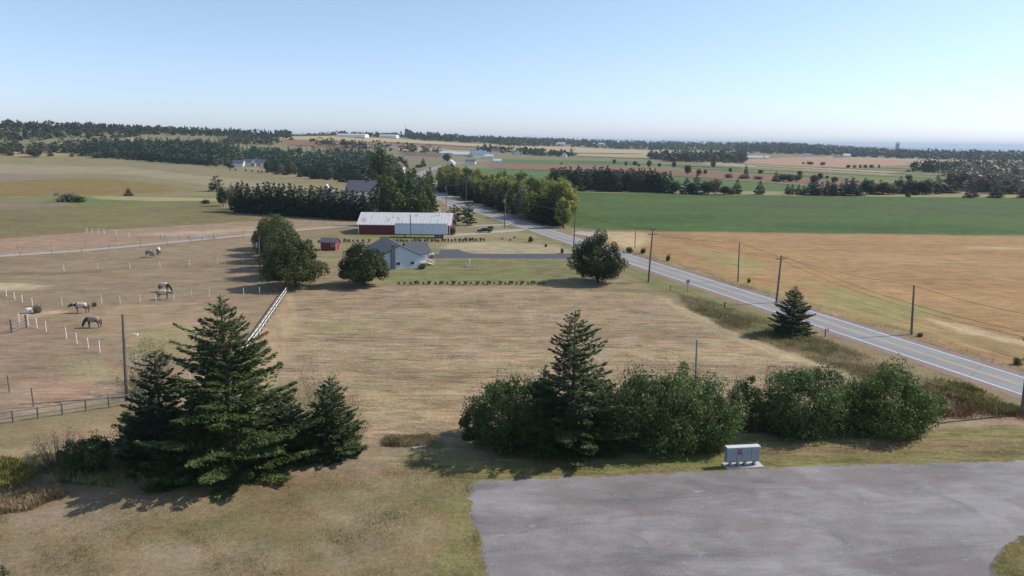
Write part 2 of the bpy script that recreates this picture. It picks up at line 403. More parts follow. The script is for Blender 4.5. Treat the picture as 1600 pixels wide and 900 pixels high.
# yards of the house and barn
cover([(440, 392), (470, 376), (560, 366), (700, 350), (740, 350), (860, 372), (945, 400), (985, 430), (1040, 463), (860, 448), (600, 449), (452, 454)], (.255, .205, .12), (.4, 0, .5), 1.0)
cover([(560, 345), (600, 340), (700, 330), (700, 310), (735, 325), (850, 357), (855, 372), (560, 368)], (.27, .23, .13), (.3, 0, .5), 1.5)
cover([(700, 380), (780, 377), (865, 384), (905, 396), (740, 396), (690, 388)], (.34, .285, .18), (.5, 0, .3), 1.2)
cover([(605, 424), (655, 406), (893, 405), (925, 420), (915, 434), (850, 441), (610, 443)], (.195, .182, .085), (.6, 0, .4), .8)
cover([(605, 430), (800, 431), (800, 436), (605, 437)], (.165, .178, .075), (.5, 0, .3), .5)
cover([(560, 366), (690, 371), (640, 373), (560, 371)], (.19, .20, .055), (.2, 0, .4), .8)
cover([(560, 388), (680, 386), (690, 396), (655, 397), (600, 394)], (.19, .20, .085), (.2, 0, .4), .8)
cover([(730, 326), (745, 334), (860, 366), (950, 400), (1040, 438), (1040, 445), (930, 408), (845, 371), (720, 333)], (.185, .19, .08), (0, .6, .5), .6)
cover([(965, 412), (1060, 444), (1230, 503), (1230, 514), (1080, 466), (1035, 456), (975, 428)], (.185, .185, .08), (0, .6, .6), .8)
# hay field
cover([(452, 454), (600, 449), (860, 448), (1035, 463), (1075, 482), (1130, 512), (1230, 550), (1325, 575), (1345, 640), (1150, 690), (1040, 692), (700, 694), (570, 692), (570, 650), (470, 600), (330, 620), (340, 580), (405, 522)], (.315, .234, .150), (.8, 0, .8), .8)
for q in [([(480, 470), (700, 466), (960, 466), (1000, 480), (800, 478), (500, 484)], (.27, .195, .125)), ([(640, 500), (860, 506), (1100, 515), (1080, 530), (800, 524), (620, 516)], (.25, .19, .115)),
          ([(520, 545), (740, 548), (980, 556), (960, 570), (700, 566), (520, 560)], (.37, .28, .175)), ([(560, 585), (760, 580), (740, 600), (560, 605)], (.26, .20, .115)),
          ([(1000, 540), (1200, 548), (1260, 566), (1100, 572), (980, 560)], (.37, .285, .17)), ([(560, 620), (720, 612), (720, 650), (560, 655)], (.36, .27, .155)),
          ([(480, 500), (600, 494), (640, 505), (560, 520), (480, 530)], (.27, .22, .12))]:
    cover(q[0], q[1], None, 4.0, .75)
cover([(445, 462), (462, 462), (450, 560), (420, 620), (395, 600), (420, 520)], (.38, .28, .165), (.1, .5, .5), 1.2, .8)
cover([(1035, 462), (1045, 466), (1085, 484), (1140, 514), (1240, 553), (1330, 578), (1325, 584), (1220, 558), (1120, 520), (1060, 484)], (.38, .30, .18), (0, .8, .5), .5)
# green crop and stubble right of the road
cover([(885, 300), (1250, 306), (1700, 310), (1900, 313), (1900, 374), (1600, 368), (1200, 363.5), (935, 359), (892, 355)], (.080, .126, .038), (.6, 0, .9), 1.4)
cover([(1000, 315), (1250, 314), (1600, 322), (1600, 330), (1250, 326), (1000, 320)], (.090, .105, .050), (.5, 0, .3), 8, .7)
for q in [([(900, 340), (1100, 336), (1180, 345), (1000, 352)], (.058, .108, .032)), ([(1300, 318), (1600, 330), (1650, 345), (1400, 338)], (.085, .118, .045)), ([(950, 308), (1150, 311), (1120, 318), (960, 316)], (.085, .140, .040)), ([(1200, 350), (1500, 352), (1600, 362), (1250, 360)], (.055, .100, .030))]:
    cover(q[0], q[1], None, 9, .8)
cover([(925, 361), (1200, 365), (1600, 369.5), (1950, 376), (1950, 700), (1600, 586), (1216, 468), (975, 391)], (.350, .218, .105), (.5, 0, .7), 1.0)
cover([(935, 362), (1010, 364), (1020, 374), (1000, 385), (985, 390), (950, 375)], (.46, .35, .20), (.5, 0, .3), 2)
cover([(975, 389), (1045, 402), (1130, 428), (1290, 470), (1450, 508), (1650, 562), (1650, 600), (1500, 556), (1216, 468)], (.31, .235, .11), (0, 1.0, .5), 3, .9)
cover([(1060, 385), (1150, 398), (1220, 420), (1170, 428), (1110, 408)], (.30, .27, .12), (0, .8, .4), 3, .7)
cover([(1270, 440), (1400, 470), (1480, 490), (1400, 500), (1300, 475)], (.27, .26, .105), (0, .8, .4), 4, .8)
cover([(1440, 496), (1520, 512), (1620, 540), (1620, 547), (1500, 520)], (.52, .41, .26), (0, .8, .4), 1, .8)
cover([(1420, 520), (1600, 560), (1600, 575), (1480, 545)], (.36, .22, .11), (0, .8, .4), 2, .8)
cover([(968, 388), (1000, 396), (1120, 434), (1216, 464), (1400, 518), (1650, 592), (1650, 603), (1400, 530), (1216, 474), (970, 395)], (.27, .22, .13), (0, .8, .8), .5)
for q in [([(1100, 372), (1400, 376), (1500, 386), (1200, 382)], (.31, .19, .095)), ([(1300, 395), (1600, 402), (1600, 420), (1350, 412)], (.37, .24, .125)), ([(1380, 430), (1600, 445), (1600, 470), (1450, 455)], (.32, .19, .09)), ([(1500, 384), (1600, 386), (1600, 390), (1500, 388)], (.50, .38, .24))]:
    cover(q[0], q[1], None, 4, .75)
# rough verge with the ditch, left of the road
cover([(1040, 452), (1090, 466), (1230, 512), (1400, 566), (1600, 632), (1600, 655), (1460, 655), (1340, 600), (1330, 576), (1230, 548), (1130, 510), (1075, 480)], (.225, .175, .10), (0, .5, 1.0), .8)
cover([(1100, 470), (1240, 515), (1300, 540), (1290, 552), (1180, 520), (1110, 486)], (.15, .145, .06), (0, .5, 1.0), 1.0, .8)
cover([(1460, 655), (1600, 650), (1700, 660), (1700, 690), (1460, 690), (1340, 680)], (.30, .215, .14), (.4, 0, .6), 1.5, .8)
# strip between the bushes and the gravel lot
cover([(560, 712), (700, 708), (880, 726), (1120, 715), (1180, 680), (1450, 676), (1800, 655), (1800, 700), (1600, 718), (1200, 732), (800, 748), (735, 760), (640, 740)], (.205, .18, .075), (.8, 0, .8), .8)
cover([(1100, 700), (1128, 700), (1125, 728), (1000, 735), (900, 738), (1000, 720)], (.16, .18, .055), (.4, 0, .8), 1.0, .8)
cover([(1190, 690), (1450, 688), (1600, 690), (1600, 700), (1300, 708), (1190, 712)], (.26, .185, .105), (.8, 0, .8), .8, .8)
cover([(1550, 930), (1545, 885), (1562, 856), (1600, 836), (1700, 810), (1700, 1000)], (.205, .19, .07), (.1, 0, 1.0), .4)
cover([(700, 755), (735, 755), (765, 905), (775, 1100), (700, 1100), (690, 860)], (.20, .185, .075), (.1, 0, 1.0), .8, .8)
cover([(0, 700), (180, 660), (210, 680), (60, 720), (-100, 740)], (.32, .235, .14), (.4, 0, .6), 1.2, .7)
for q in [([(0, 800), (160, 775), (300, 790), (120, 850), (0, 860)], (.31, .235, .165)), ([(330, 745), (500, 720), (600, 740), (500, 770), (380, 790)], (.225, .16, .09)), ([(450, 720), (570, 700), (620, 715), (520, 750)], (.33, .255, .18)),
          ([(200, 830), (420, 800), (500, 850), (300, 880)], (.20, .175, .08)), ([(250, 850), (400, 850), (420, 900), (230, 900)], (.32, .255, .18)), ([(540, 700), (640, 700), (640, 760), (560, 780)], (.30, .235, .15)), ([(500, 800), (640, 790), (660, 860), (520, 880)], (.30, .24, .155)), ([(0, 870), (150, 860), (180, 900), (0, 910)], (.30, .225, .15)), ([(600, 760), (700, 770), (720, 820), (640, 810)], (.20, .19, .08))]:
    cover(q[0], q[1], None, 2.2, .75)

gm = mesh_np('ground', GV, GF, [], smooth=True)
bmf = [(j, (j + 1) % nA) for j in range(nA)]
at = gm.attributes.new('cover', 'FLOAT_COLOR', 'POINT'); at.data.foreach_set('color', np.hstack([COLR, np.ones((len(GV), 1))]).astype(np.float32).ravel())
at = gm.attributes.new('grain', 'FLOAT_COLOR', 'POINT'); at.data.foreach_set('color', np.hstack([FX, np.ones((len(GV), 1))]).astype(np.float32).ravel())

ROADROT = rad(109.0)
def ground_material():
    m, nt, b = new_mat('ground_cover')
    a1 = nt.nodes.new('ShaderNodeAttribute'); a1.attribute_name = 'cover'
    a2 = nt.nodes.new('ShaderNodeAttribute'); a2.attribute_name = 'grain'
    sp = nt.nodes.new('ShaderNodeSeparateColor'); nt.links.new(a2.outputs['Color'], sp.inputs[0])
    w1 = coord(nt)
    fine = noise(nt, w1, 2.2, 7, .72)
    vfine = noise(nt, w1, 7.0, 6, .8)
    mid = noise(nt, w1, .28, 5, .65)
    big = noise(nt, w1, .035, 4, .6)
    sx = noise(nt, coord(nt, (.20, 1.2, 1)), 1.0, 7, .75, 1.0)
    sx2 = noise(nt, coord(nt, (.035, .20, 1)), 1.0, 5, .65, 1.2)
    sr = noise(nt, coord(nt, (.07, .8, 1), -ROADROT), 1.0, 5, .65, .5)
    def cen(o, g): return mth(nt, 'MULTIPLY', mth(nt, 'SUBTRACT', o, .5), g)
    v = mth(nt, 'ADD', cen(mid, .8), cen(big, .5))
    v = mth(nt, 'ADD', v, mth(nt, 'MULTIPLY', sp.outputs[2], mth(nt, 'ADD', cen(fine, 2.0), cen(vfine, 2.2))))
    v = mth(nt, 'ADD', v, mth(nt, 'MULTIPLY', sp.outputs[0], mth(nt, 'ADD', cen(sx, 3.3), cen(sx2, 1.1))))
    v = mth(nt, 'ADD', v, mth(nt, 'MULTIPLY', sp.outputs[1], cen(sr, 1.8)))
    v = mth(nt, 'MAXIMUM', mth(nt, 'ADD', v, 1.0), .25)
    comb = nt.nodes.new('ShaderNodeCombineColor')
    for i in range(3): nt.links.new(v, comb.inputs[i])
    col = mixc(nt, 1.0, a1.outputs['Color'], comb.outputs[0], 'MULTIPLY')
    # greener and drier patches
    n3 = noise(nt, coord(nt, (1, 1, 1)), .11, 6, .7)
    g = mixc(nt, 1.0, col, (.86, 1.02, .76), 'MULTIPLY')
    col = mixc(nt, mth(nt, 'MULTIPLY', ramp(nt, n3, .40, .72), .45), col, g)
    n4 = noise(nt, coord(nt, (1.3, 1.6, 1)), .17, 6, .7)
    d = mixc(nt, 1.0, col, (1.16, .96, .92), 'MULTIPLY')
    col = mixc(nt, mth(nt, 'MULTIPLY', ramp(nt, n4, .40, .70), .7), col, d)
    nt.links.new(col, b.inputs['Base Color']); b.inputs['Roughness'].default_value = .95
    b.inputs['Specular IOR Level'].default_value = .1
    bp = nt.nodes.new('ShaderNodeBump'); bp.inputs['Strength'].default_value = .55; bp.inputs['Distance'].default_value = .12
    nt.links.new(mth(nt, 'ADD', fine, mth(nt, 'MULTIPLY', sx, sp.outputs[0])), bp.inputs['Height']); nt.links.new(bp.outputs[0], b.inputs['Normal'])
    return m
gm.materials.append(ground_material())
GO = link(bpy.data.objects.new('ground', gm)); tag(GO, kind='structure')
# close the small hole under the camera
c = MB(); c.add([(4.3 * math.sin(a), 4.3 * math.cos(a), -.03) for a in np.linspace(0, 2 * math.pi, 16, endpoint=False)], [tuple(range(16))])
tag(c.build('ground_patch', surf('plain_grass', (.2, .17, .09), None, 2, .95)), kind='structure')

# ------------------------------------------------------------------ sea
ms, nt, b = new_mat('sea_water'); b.inputs['Base Color'].default_value = (.03, .07, .10, 1); b.inputs['Roughness'].default_value = .25
bp = nt.nodes.new('ShaderNodeBump'); bp.inputs['Strength'].default_value = .5; bp.inputs['Distance'].default_value = 1.0
nt.links.new(noise(nt, coord(nt), .05, 5), bp.inputs['Height']); nt.links.new(bp.outputs[0], b.inputs['Normal'])
c = MB(); c.add([(800, 2400, -8), (26000, 600, -8), (26000, 26000, -8), (3000, 26000, -8)], [(0, 1, 2, 3)])
tag(c.build('sea', ms), kind='structure')

# ------------------------------------------------------------------ roads and drives
NRM = Vector((math.sin(ROADROT), -math.cos(ROADROT)))          # to the right of the driving direction
k = CAMH / 24.0
cL = 70.42 * k; cR = 75.75 * k                                    # white line offsets along NRM
def road_pt(y, off):                                             # point on the straight with given y
    return Vector(((off - NRM.y * y) / NRM.x, y))
cm = (cL + cR) / 2
cpts = [road_pt(-60, cm), road_pt(0, cm), road_pt(342, cm)]
end = cpts[-1]
cpts += [Vector((-58, 420)), Vector((-69, 500)), Vector((-74, 580)), Vector((-77, 680)), Vector((-77, 780)), Vector((-66, 900)), Vector((-40, 1020))]
def smooth_line(pts, n=12):
    out = []
    for i in range(len(pts) - 1):
        p0 = pts[max(i - 1, 0)]; p1 = pts[i]; p2 = pts[i + 1]; p3 = pts[min(i + 2, len(pts) - 1)]
        for j in range(n):
            t = j / n
            out.append(.5 * ((2 * p1) + (p2 - p0) * t + (2 * p0 - 5 * p1 + 4 * p2 - p3) * t * t + (3 * p1 - p0 - 3 * p2 + p3) * t ** 3))
    out.append(pts[-1]); return out
straight = [cpts[0] + (cpts[2] - cpts[0]) * t for t in np.linspace(0, 1, 160)]
curve = smooth_line(cpts[2:], 14)
# keep the curve tangent to the straight
LINE = straight[:-1] + smooth_line([cpts[2] - (cpts[2] - cpts[1]) * .12, cpts[2]] + cpts[3:], 14)[14:]
def ribbon(name, line, a, b_, z, mat, jit=0.0, kind='structure', parent=None, seed=1):
    r_ = np.random.default_rng(seed); V = []
    for i, p in enumerate(line):
        d = (line[min(i + 1, len(line) - 1)] - line[max(i - 1, 0)]).normalized(); n = Vector((d.y, -d.x))
        for o_ in (a, b_):
            q = p + n * (o_ + (r_.uniform(-jit, jit) if jit else 0))
            V.append((q.x, q.y, float(terrain(q.x, q.y)) + z * (1 if p.y < 500 else 6)))
    F = [(2 * i, 2 * i + 2, 2 * i + 3, 2 * i + 1) for i in range(len(line) - 1)]
    me = mesh_np(name, V, F, mat); o = link(bpy.data.objects.new(name, me), parent)
    if kind: tag(o, kind=kind)
    return o
W2 = (cR - cL) / 2
def dense(line, st=.8, upto=400):
    out = []
    for p, q in zip(line, line[1:]):
        n = max(1, int((q - p).length / st)) if p.y < upto else 1
        out += [p + (q - p) * i / n for i in range(n)]
    return out + [line[-1]]

def asphalt_material():
    m, nt, b = new_mat('road_asphalt')
    f = noise(nt, coord(nt), 3, 7, .7); s = noise(nt, coord(nt, (.03, .9, 1), -ROADROT), 1.0, 5, .6); g = noise(nt, coord(nt), .12, 4)
    t = mth(nt, 'ADD', mth(nt, 'MULTIPLY', f, .4), mth(nt, 'ADD', mth(nt, 'MULTIPLY', s, .4), mth(nt, 'MULTIPLY', g, .3)))
    col = mixc(nt, ramp(nt, t, .4, .7), (.215, .205, .208), (.31, .30, .30))
    # sealed cracks
    vo = nt.nodes.new('ShaderNodeTexVoronoi'); vo.feature = 'DISTANCE_TO_EDGE'; vo.inputs['Scale'].default_value = .045
    nn = nt.nodes.new('ShaderNodeTexNoise'); nn.inputs['Scale'].default_value = .5
    pv = coord(nt); nt.links.new(pv, nn.inputs['Vector'])
    nt.links.new(mixc(nt, .03, pv, nn.outputs['Color'], 'ADD'), vo.inputs['Vector'])
    cr = nt.nodes.new('ShaderNodeMapRange'); cr.inputs[1].default_value = .001; cr.inputs[2].default_value = .003; cr.inputs[3].default_value = 1; cr.inputs[4].default_value = 0
    nt.links.new(vo.outputs['Distance'], cr.inputs[0])
    col = mixc(nt, mth(nt, 'MULTIPLY', cr.outputs[0], .5), col, (.10, .10, .105))
    nt.links.new(col, b.inputs['Base Color']); b.inputs['Roughness'].default_value = .85
    return m
M['asphalt'] = asphalt_material()
M['shoulder'] = surf('red_shoulder_gravel', (.29, .185, .15), (.22, .155, .13), 1.5, .95, .02, detail=8, world=True)
M['gravel'] = surf('pale_gravel', (.44, .38, .34), (.34, .28, .25), 1.2, .95, .02, detail=8, world=True)
M['driveway'] = surf('driveway_asphalt', (.085, .085, .10), (.065, .065, .075), .8, .9, detail=7, world=True)
M['line_white'] = surf('worn_white_line', (.78, .78, .78), (.55, .55, .54), 1.5, .6, lo=.5, hi=.75, world=True)
M['line_yellow'] = surf('worn_yellow_line', (.62, .42, .10), (.50, .36, .13), 1.2, .7, world=True)
DL = dense(LINE)
ribbon('road_shoulder', DL, -W2 - 1.7, W2 + 1.9, .012, M['shoulder'], .28)
ribbon('road', LINE, -W2 - .35, W2 + .45, .018, M['asphalt'])
ribbon('road_marking', LINE, -W2 - .08, -W2 + .10, .024, M['line_white'])
ribbon('road_marking', LINE, W2 - .10, W2 + .08, .024, M['line_white'])
yl = [p for p in LINE if p.y > 81]
ribbon('road_marking', yl, -.24, -.07, .024, M['line_yellow']); ribbon('road_marking', yl, .04, .21, .024, M['line_yellow'])

def sheet(name, px, mat, z, jit=0.0, st=.5, kind='structure', seed=3, world=False):
    pts = [Vector(p) for p in px] if world else [P(*p).to_2d() for p in px]
    r_ = random.Random(seed); out = []
    for i in range(len(pts)):
        a, b_ = pts[i], pts[(i + 1) % len(pts)]
        n = max(1, min(400, int((b_ - a).length / st))) if jit else 1
        nn_ = Vector((b_.y - a.y, a.x - b_.x)).normalized()
        w = 0
        for j in range(n):
            w = w * .6 + r_.uniform(-1, 1) * jit
            out.append(a + (b_ - a) * j / n + nn_ * w)
    m = MB(); m.add([(p.x, p.y, z) for p in out], [tuple(range(len(out)))])
    o = m.build(name, mat)
    bm = bmesh.new(); bm.from_mesh(o.data); bmesh.ops.triangulate(bm, faces=bm.faces)
    for f in bm.faces:
        if f.normal.z < 0: f.normal_flip()
    bm.to_mesh(o.data); bm.free()
    return tag(o, kind=kind)

def lot_material():
    m, nt, b = new_mat('compacted_gravel')
    p = coord(nt)
    f = noise(nt, p, 6.0, 9, .82); g = noise(nt, coord(nt, (.22, .6, 1)), .55, 7, .68, 1.2); h = noise(nt, p, .09, 4, .55); s = noise(nt, coord(nt, (.035, .5, 1), rad(-7)), 1.0, 6, .7, .8)
    t = mth(nt, 'ADD', mth(nt, 'ADD', mth(nt, 'MULTIPLY', f, .62), mth(nt, 'MULTIPLY', g, .5)), mth(nt, 'ADD', mth(nt, 'MULTIPLY', h, .5), mth(nt, 'MULTIPLY', s, .22)))
    col = mixc(nt, ramp(nt, t, .72, 1.10), (.120, .109, .105), (.320, .298, .292))
    n2 = noise(nt, p, .22, 5, .6)
    col = mixc(nt, mth(nt, 'MULTIPLY', ramp(nt, n2, .46, .66), .75), col, (.205, .168, .155))
    # dark patches at the potholes and worn arcs, in colour only
    for (ux, uy, rr, dr) in [(1003, 828, 1.5, .10), (985, 835, 1.7, .09), (1055, 880, 1.3, .10), (880, 892, 1.0, .07), (1075, 762, 2.0, .06), (1130, 752, 2.2, .05), (820, 824, .5, .08), (808, 781, .18, .10), (1375, 850, .6, .06), (1310, 805, .7, .06)]:
        q = P(ux, uy)
        mp = nt.nodes.new('ShaderNodeMapping'); mp.vector_type = 'POINT'
        mp.inputs['Location'].default_value = (-q.x / rr, -q.y / rr, 0); mp.inputs['Scale'].default_value = (1 / rr, 1.2 / rr, 1)
        mp.inputs['Location'].default_value = (-(q.x + .8) / rr, -(q.y + .8) * 1.2 / rr, 0)
        nt.links.new(mixc(nt, 1.6, p, g, 'ADD'), mp.inputs[0])
        ln = nt.nodes.new('ShaderNodeVectorMath'); ln.operation = 'LENGTH'; nt.links.new(mp.outputs[0], ln.inputs[0])
        inv = nt.nodes.new('ShaderNodeMapRange'); inv.inputs[1].default_value = .1; inv.inputs[2].default_value = 1.15; inv.inputs[3].default_value = 1; inv.inputs[4].default_value = 0; inv.interpolation_type = 'SMOOTHSTEP'
        nt.links.new(ln.outputs['Value'], inv.inputs[0])
        col = mixc(nt, mth(nt, 'MULTIPLY', mth(nt, 'MULTIPLY', inv.outputs[0], ramp(nt, f, .35, .62)), .55), col, (.105, .09, .09))
    for (ux, uy, rr, sy) in [(975, 852, 2.0, 1.0), (1030, 905, 2.3, 1.0), (1120, 772, 3.2, 1.8), (1270, 842, 2.4, 1.2), (1400, 800, 6.5, 1.3), (900, 800, 5.0, 1.2)]:
        q = P(ux, uy)
        va = nt.nodes.new('ShaderNodeVectorMath'); va.operation = 'SUBTRACT'; nt.links.new(mixc(nt, .35, p, g, 'ADD'), va.inputs[0]); va.inputs[1].default_value = (q.x, q.y, 0)
        vm = nt.nodes.new('ShaderNodeVectorMath'); vm.operation = 'MULTIPLY'; nt.links.new(va.outputs[0], vm.inputs[0]); vm.inputs[1].default_value = (1, sy, 0)
        ln = nt.nodes.new('ShaderNodeVectorMath'); ln.operation = 'LENGTH'; nt.links.new(vm.outputs[0], ln.inputs[0])
        e = mth(nt, 'SUBTRACT', ln.outputs['Value'], rr)
        inner = nt.nodes.new('ShaderNodeMapRange'); inner.inputs[1].default_value = -1.6; inner.inputs[2].default_value = 0.0; nt.links.new(e, inner.inputs[0])
        cut = mth(nt, 'LESS_THAN', e, 0.0)
        sep = nt.nodes.new('ShaderNodeSeparateXYZ'); nt.links.new(va.outputs[0], sep.inputs[0])
        side = ramp(nt, mth(nt, 'ADD', mth(nt, 'MULTIPLY', sep.outputs[0], .7), mth(nt, 'MULTIPLY', sep.outputs[1], .7)), .1, rr)
        m_ = mth(nt, 'MULTIPLY', mth(nt, 'MULTIPLY', mth(nt, 'POWER', inner.outputs[0], 3.0), cut), side)
        col = mixc(nt, mth(nt, 'MULTIPLY', m_, .38), col, (.115, .098, .092))
    n5 = noise(nt, coord(nt, (.5, 1, 1)), .9, 6, .7)
    col = mixc(nt, mth(nt, 'MULTIPLY', ramp(nt, n5, .60, .66), .35), col, (.42, .40, .39))
    nt.links.new(col, b.inputs['Base Color']); b.inputs['Roughness'].default_value = .92
    bp = nt.nodes.new('ShaderNodeBump'); bp.inputs['Strength'].default_value = .6; bp.inputs['Distance'].default_value = .03
    nt.links.new(f, bp.inputs['Height']); nt.links.new(bp.outputs[0], b.inputs['Normal'])
    return m
M['lot'] = lot_material()
sheet('gravel_lot', [(733, 760), (745, 753), (800, 748.5), (900, 745), (1000, 742), (1100, 737), (1200, 732), (1300, 728), (1450, 724), (1600, 720), (1750, 716), (1750, 800), (1640, 822), (1600, 838), (1566, 858), (1550, 885), (1558, 940), (1545, 1100), (785, 1100), (762, 900), (745, 830), (736, 790)], M['lot'], .004, .22, .2)
lane = smooth_line([P(*q).to_2d() for q in [(-200, 416), (-20, 401.5), (75, 395), (150, 389.5), (300, 375.5), (400, 366), (470, 359), (556, 352)]], 10)
ribbon('gravel_lane', lane, -1.5, 1.5, .010, M['gravel'], .12)
ribbon('gravel_drive', smooth_line([P(*q).to_2d() for q in [(700, 352.5), (740, 352.5), (800, 351), (835, 350)]], 8), -1.6, 1.6, .008, M['gravel'], .15)
ribbon('gravel_drive', smooth_line([P(*q).to_2d() for q in [(690, 368), (730, 366), (790, 361), (850, 357), (872, 358)]], 8), -2.2, 2.2, .011, M['gravel'], .2)
sheet('gravel_drive', [(800, 347), (870, 361), (890, 371), (880, 372), (845, 358), (800, 352)], M['gravel'], .0075, .2, .8)
sheet('gravel_drive', [(905, 361), (955, 366), (930, 372), (893, 364)], M['gravel'], .0065, .3, .8)
sheet('gravel_drive', [(672, 303), (700, 300), (725, 322), (705, 325)], M['gravel'], .0065, .3, .8)
sheet('asphalt_driveway', [(650, 397), (686, 397), (688, 390), (716, 389.5), (724, 393), (738, 396.5), (880, 397), (905, 395), (918, 407), (885, 404.5), (738, 403.5), (650, 403.5)], M['driveway'], .008, .06, .5)
# paler cut lines across the lawn
for y0, x1 in ((431.5, 800), (434.5, 770)):
    a = P(612, y0).to_2d(); b_ = P(x1, y0 + 1).to_2d()
    ribbon('mown_strip', [a + (b_ - a) * t for t in np.linspace(0, 1, 40)], -.14, .14, .005, surf('pale_cut_grass', (.30, .33, .14), (.22, .22, .10), 1.2, .95, world=True), .06)
# ------------------------------------------------------------------ foliage
def unit(n, r): v = r.normal(size=(n, 3)); return v / np.linalg.norm(v, axis=1, keepdims=True)
def rhombs(C, a, nrm, size, asp=.45):
    """one diamond leaf per centre: long axis a, facing nrm"""
    a = a / (np.linalg.norm(a, axis=1, keepdims=True) + 1e-9)
    b = np.cross(nrm, a); b /= (np.linalg.norm(b, axis=1, keepdims=True) + 1e-9)
    s = np.asarray(size).reshape(-1, 1)
    V = np.stack([C - a * s, C - b * s * asp, C + a * s, C + b * s * asp], 1).reshape(-1, 3)
    F = np.arange(len(V)).reshape(-1, 4)
    return V, F

def cat_vf(parts):
    V = []; F = []; n = 0
    for v, f in parts: V.append(v); F.append(f + n); n += len(v)
    return np.vstack(V), np.vstack(F)

def spruce_geo(H, R, seed, dens=1.0, leaf=.22, low=.04, gap=.0, power=.85, droop=.18, ragged=.25, flat=.45):
    """whorled boughs carrying flat sprays"""
    r = np.random.default_rng(seed); Cs = []; As = []; Ss = []; br = []
    z = H * low; step0 = leaf * 1.9 / dens ** .35
    lump = [(r.uniform(0, 2 * np.pi), r.uniform(.5, 1.3)) for _ in range(5)]
    while z < H * .985:
        t = (z - H * low) / (H * (1 - low)); L0 = R * (1 - t) ** power * (1 - .28 * math.exp(-t * 14)) + leaf * .5
        nb = max(4, int((6 + 5 * (1 - t)) * (1 if dens > .6 else .7)))
        ph = r.uniform(0, 6.28); lv = r.uniform(1 - ragged * .7, 1 + ragged * .5)
        for i in range(nb):
            az = ph + i * 2 * np.pi / nb + r.uniform(-.25, .25)
            if r.random() < gap: continue
            L = L0 * lv * r.uniform(1 - ragged, 1 + ragged * .6) * (1 + .14 * math.sin(az * 2 + z * .7) + .08 * math.sin(az * 3 + z * 1.9 + 1))
            d = np.array([math.cos(az), math.sin(az), 0]); sid = np.array([-d[1], d[0], 0])
            zb = z + r.normal(0, step0 * .42); up = .42 - .52 * (1 - t) + r.normal(0, .06)
            n = max(3, int((L / leaf) ** 1.55 * 1.25 * dens))
            u = r.uniform(.10, 1, n) ** .62
            wid = L * .30 * np.minimum((1.12 - u) * 1.3, u * 1.4 + .15)
            lat = r.uniform(-1, 1, n) * wid
            zz = up * L * u + droop * L * (u ** 2 - u) * 1.8 + np.abs(lat) * -.18 + r.normal(0, leaf * .28, n)
            C = d * (u * L)[:, None] + sid * lat[:, None]; C[:, 2] = zb + zz
            A = d[None] * (1.0) + sid[None] * (np.sign(lat) * r.uniform(.2, 1.0, n))[:, None]; A[:, 2] += up * .7 + r.normal(0, .28, n)
            Cs.append(C); As.append(A); Ss.append(leaf * r.uniform(.65, 1.25, n) * (1 - .2 * t))
            br.append(((0, 0, zb), tuple(d * L * .5 + np.array([0, 0, zb + up * L * .5 - droop * L * .45])), tuple(d * L * .9 + np.array([0, 0, zb + up * L * .9 - droop * L * .16]))))
        z += step0 * r.uniform(.75, 1.25) * (1.25 - .45 * t)
    n = max(4, int(8 * dens)); C = np.zeros((n, 3)); C[:, 2] = H * np.linspace(.955, 1.0, n); A = unit(n, r) * .5; A[:, 2] += 1.2
    Cs.append(C); As.append(A); Ss.append(np.full(n, leaf * .7))
    C = np.vstack(Cs); A = np.vstack(As); S = np.concatenate(Ss)
    N = unit(len(C), r) * flat; N[:, 2] += 1 - flat * .5
    return rhombs(C, A, N, S, .42), br

def crown_geo(rx, ry, rz, cz, seed, clumps=60, per=200, leaf=.14, clump=.26, flatbase=.55, irr=.18, core=.35, skirt=0.0, updir=.0):
    """broadleaf crown: leaf clumps through an uneven volume"""
    r = np.random.default_rng(seed)
    u = unit(clumps, r); rr = (core + (1 - core) * r.random(clumps) ** .55)
    ph = r.uniform(0, 6.28, 4)
    az = np.arctan2(u[:, 1], u[:, 0])
    b = 1 + irr * (np.sin(az * 2 + ph[0]) * .5 + np.sin(az * 3 + ph[1] + u[:, 2] * 3) * .5 + np.sin(u[:, 2] * 6 + ph[2]) * .4)
    K = u * (rr * b)[:, None]
    K[:, 2] = np.where(K[:, 2] < 0, K[:, 2] * flatbase, K[:, 2])
    cr = clump * r.uniform(.65, 1.3, clumps)
    n = clumps * per; idx = np.repeat(np.arange(clumps), per)
    v = unit(n, r); rad_ = r.uniform(.35, 1.0, n) ** .6 * cr[idx]
    C = K[idx] * .86 + v * rad_[:, None]
    C = C * np.array([rx, ry, rz]); C[:, 2] += cz
    N = v * .9 + u[idx] * .4 + unit(n, r) * .7; A = unit(n, r); A[:, 2] = A[:, 2] * .6 + updir
    g = C[:, 2] > .03
    return rhombs(C[g], A[g], N[g], (leaf * r.uniform(.6, 1.3, n))[g], .55), K * .86 * np.array([rx, ry, rz]) + np.array([0, 0, cz])

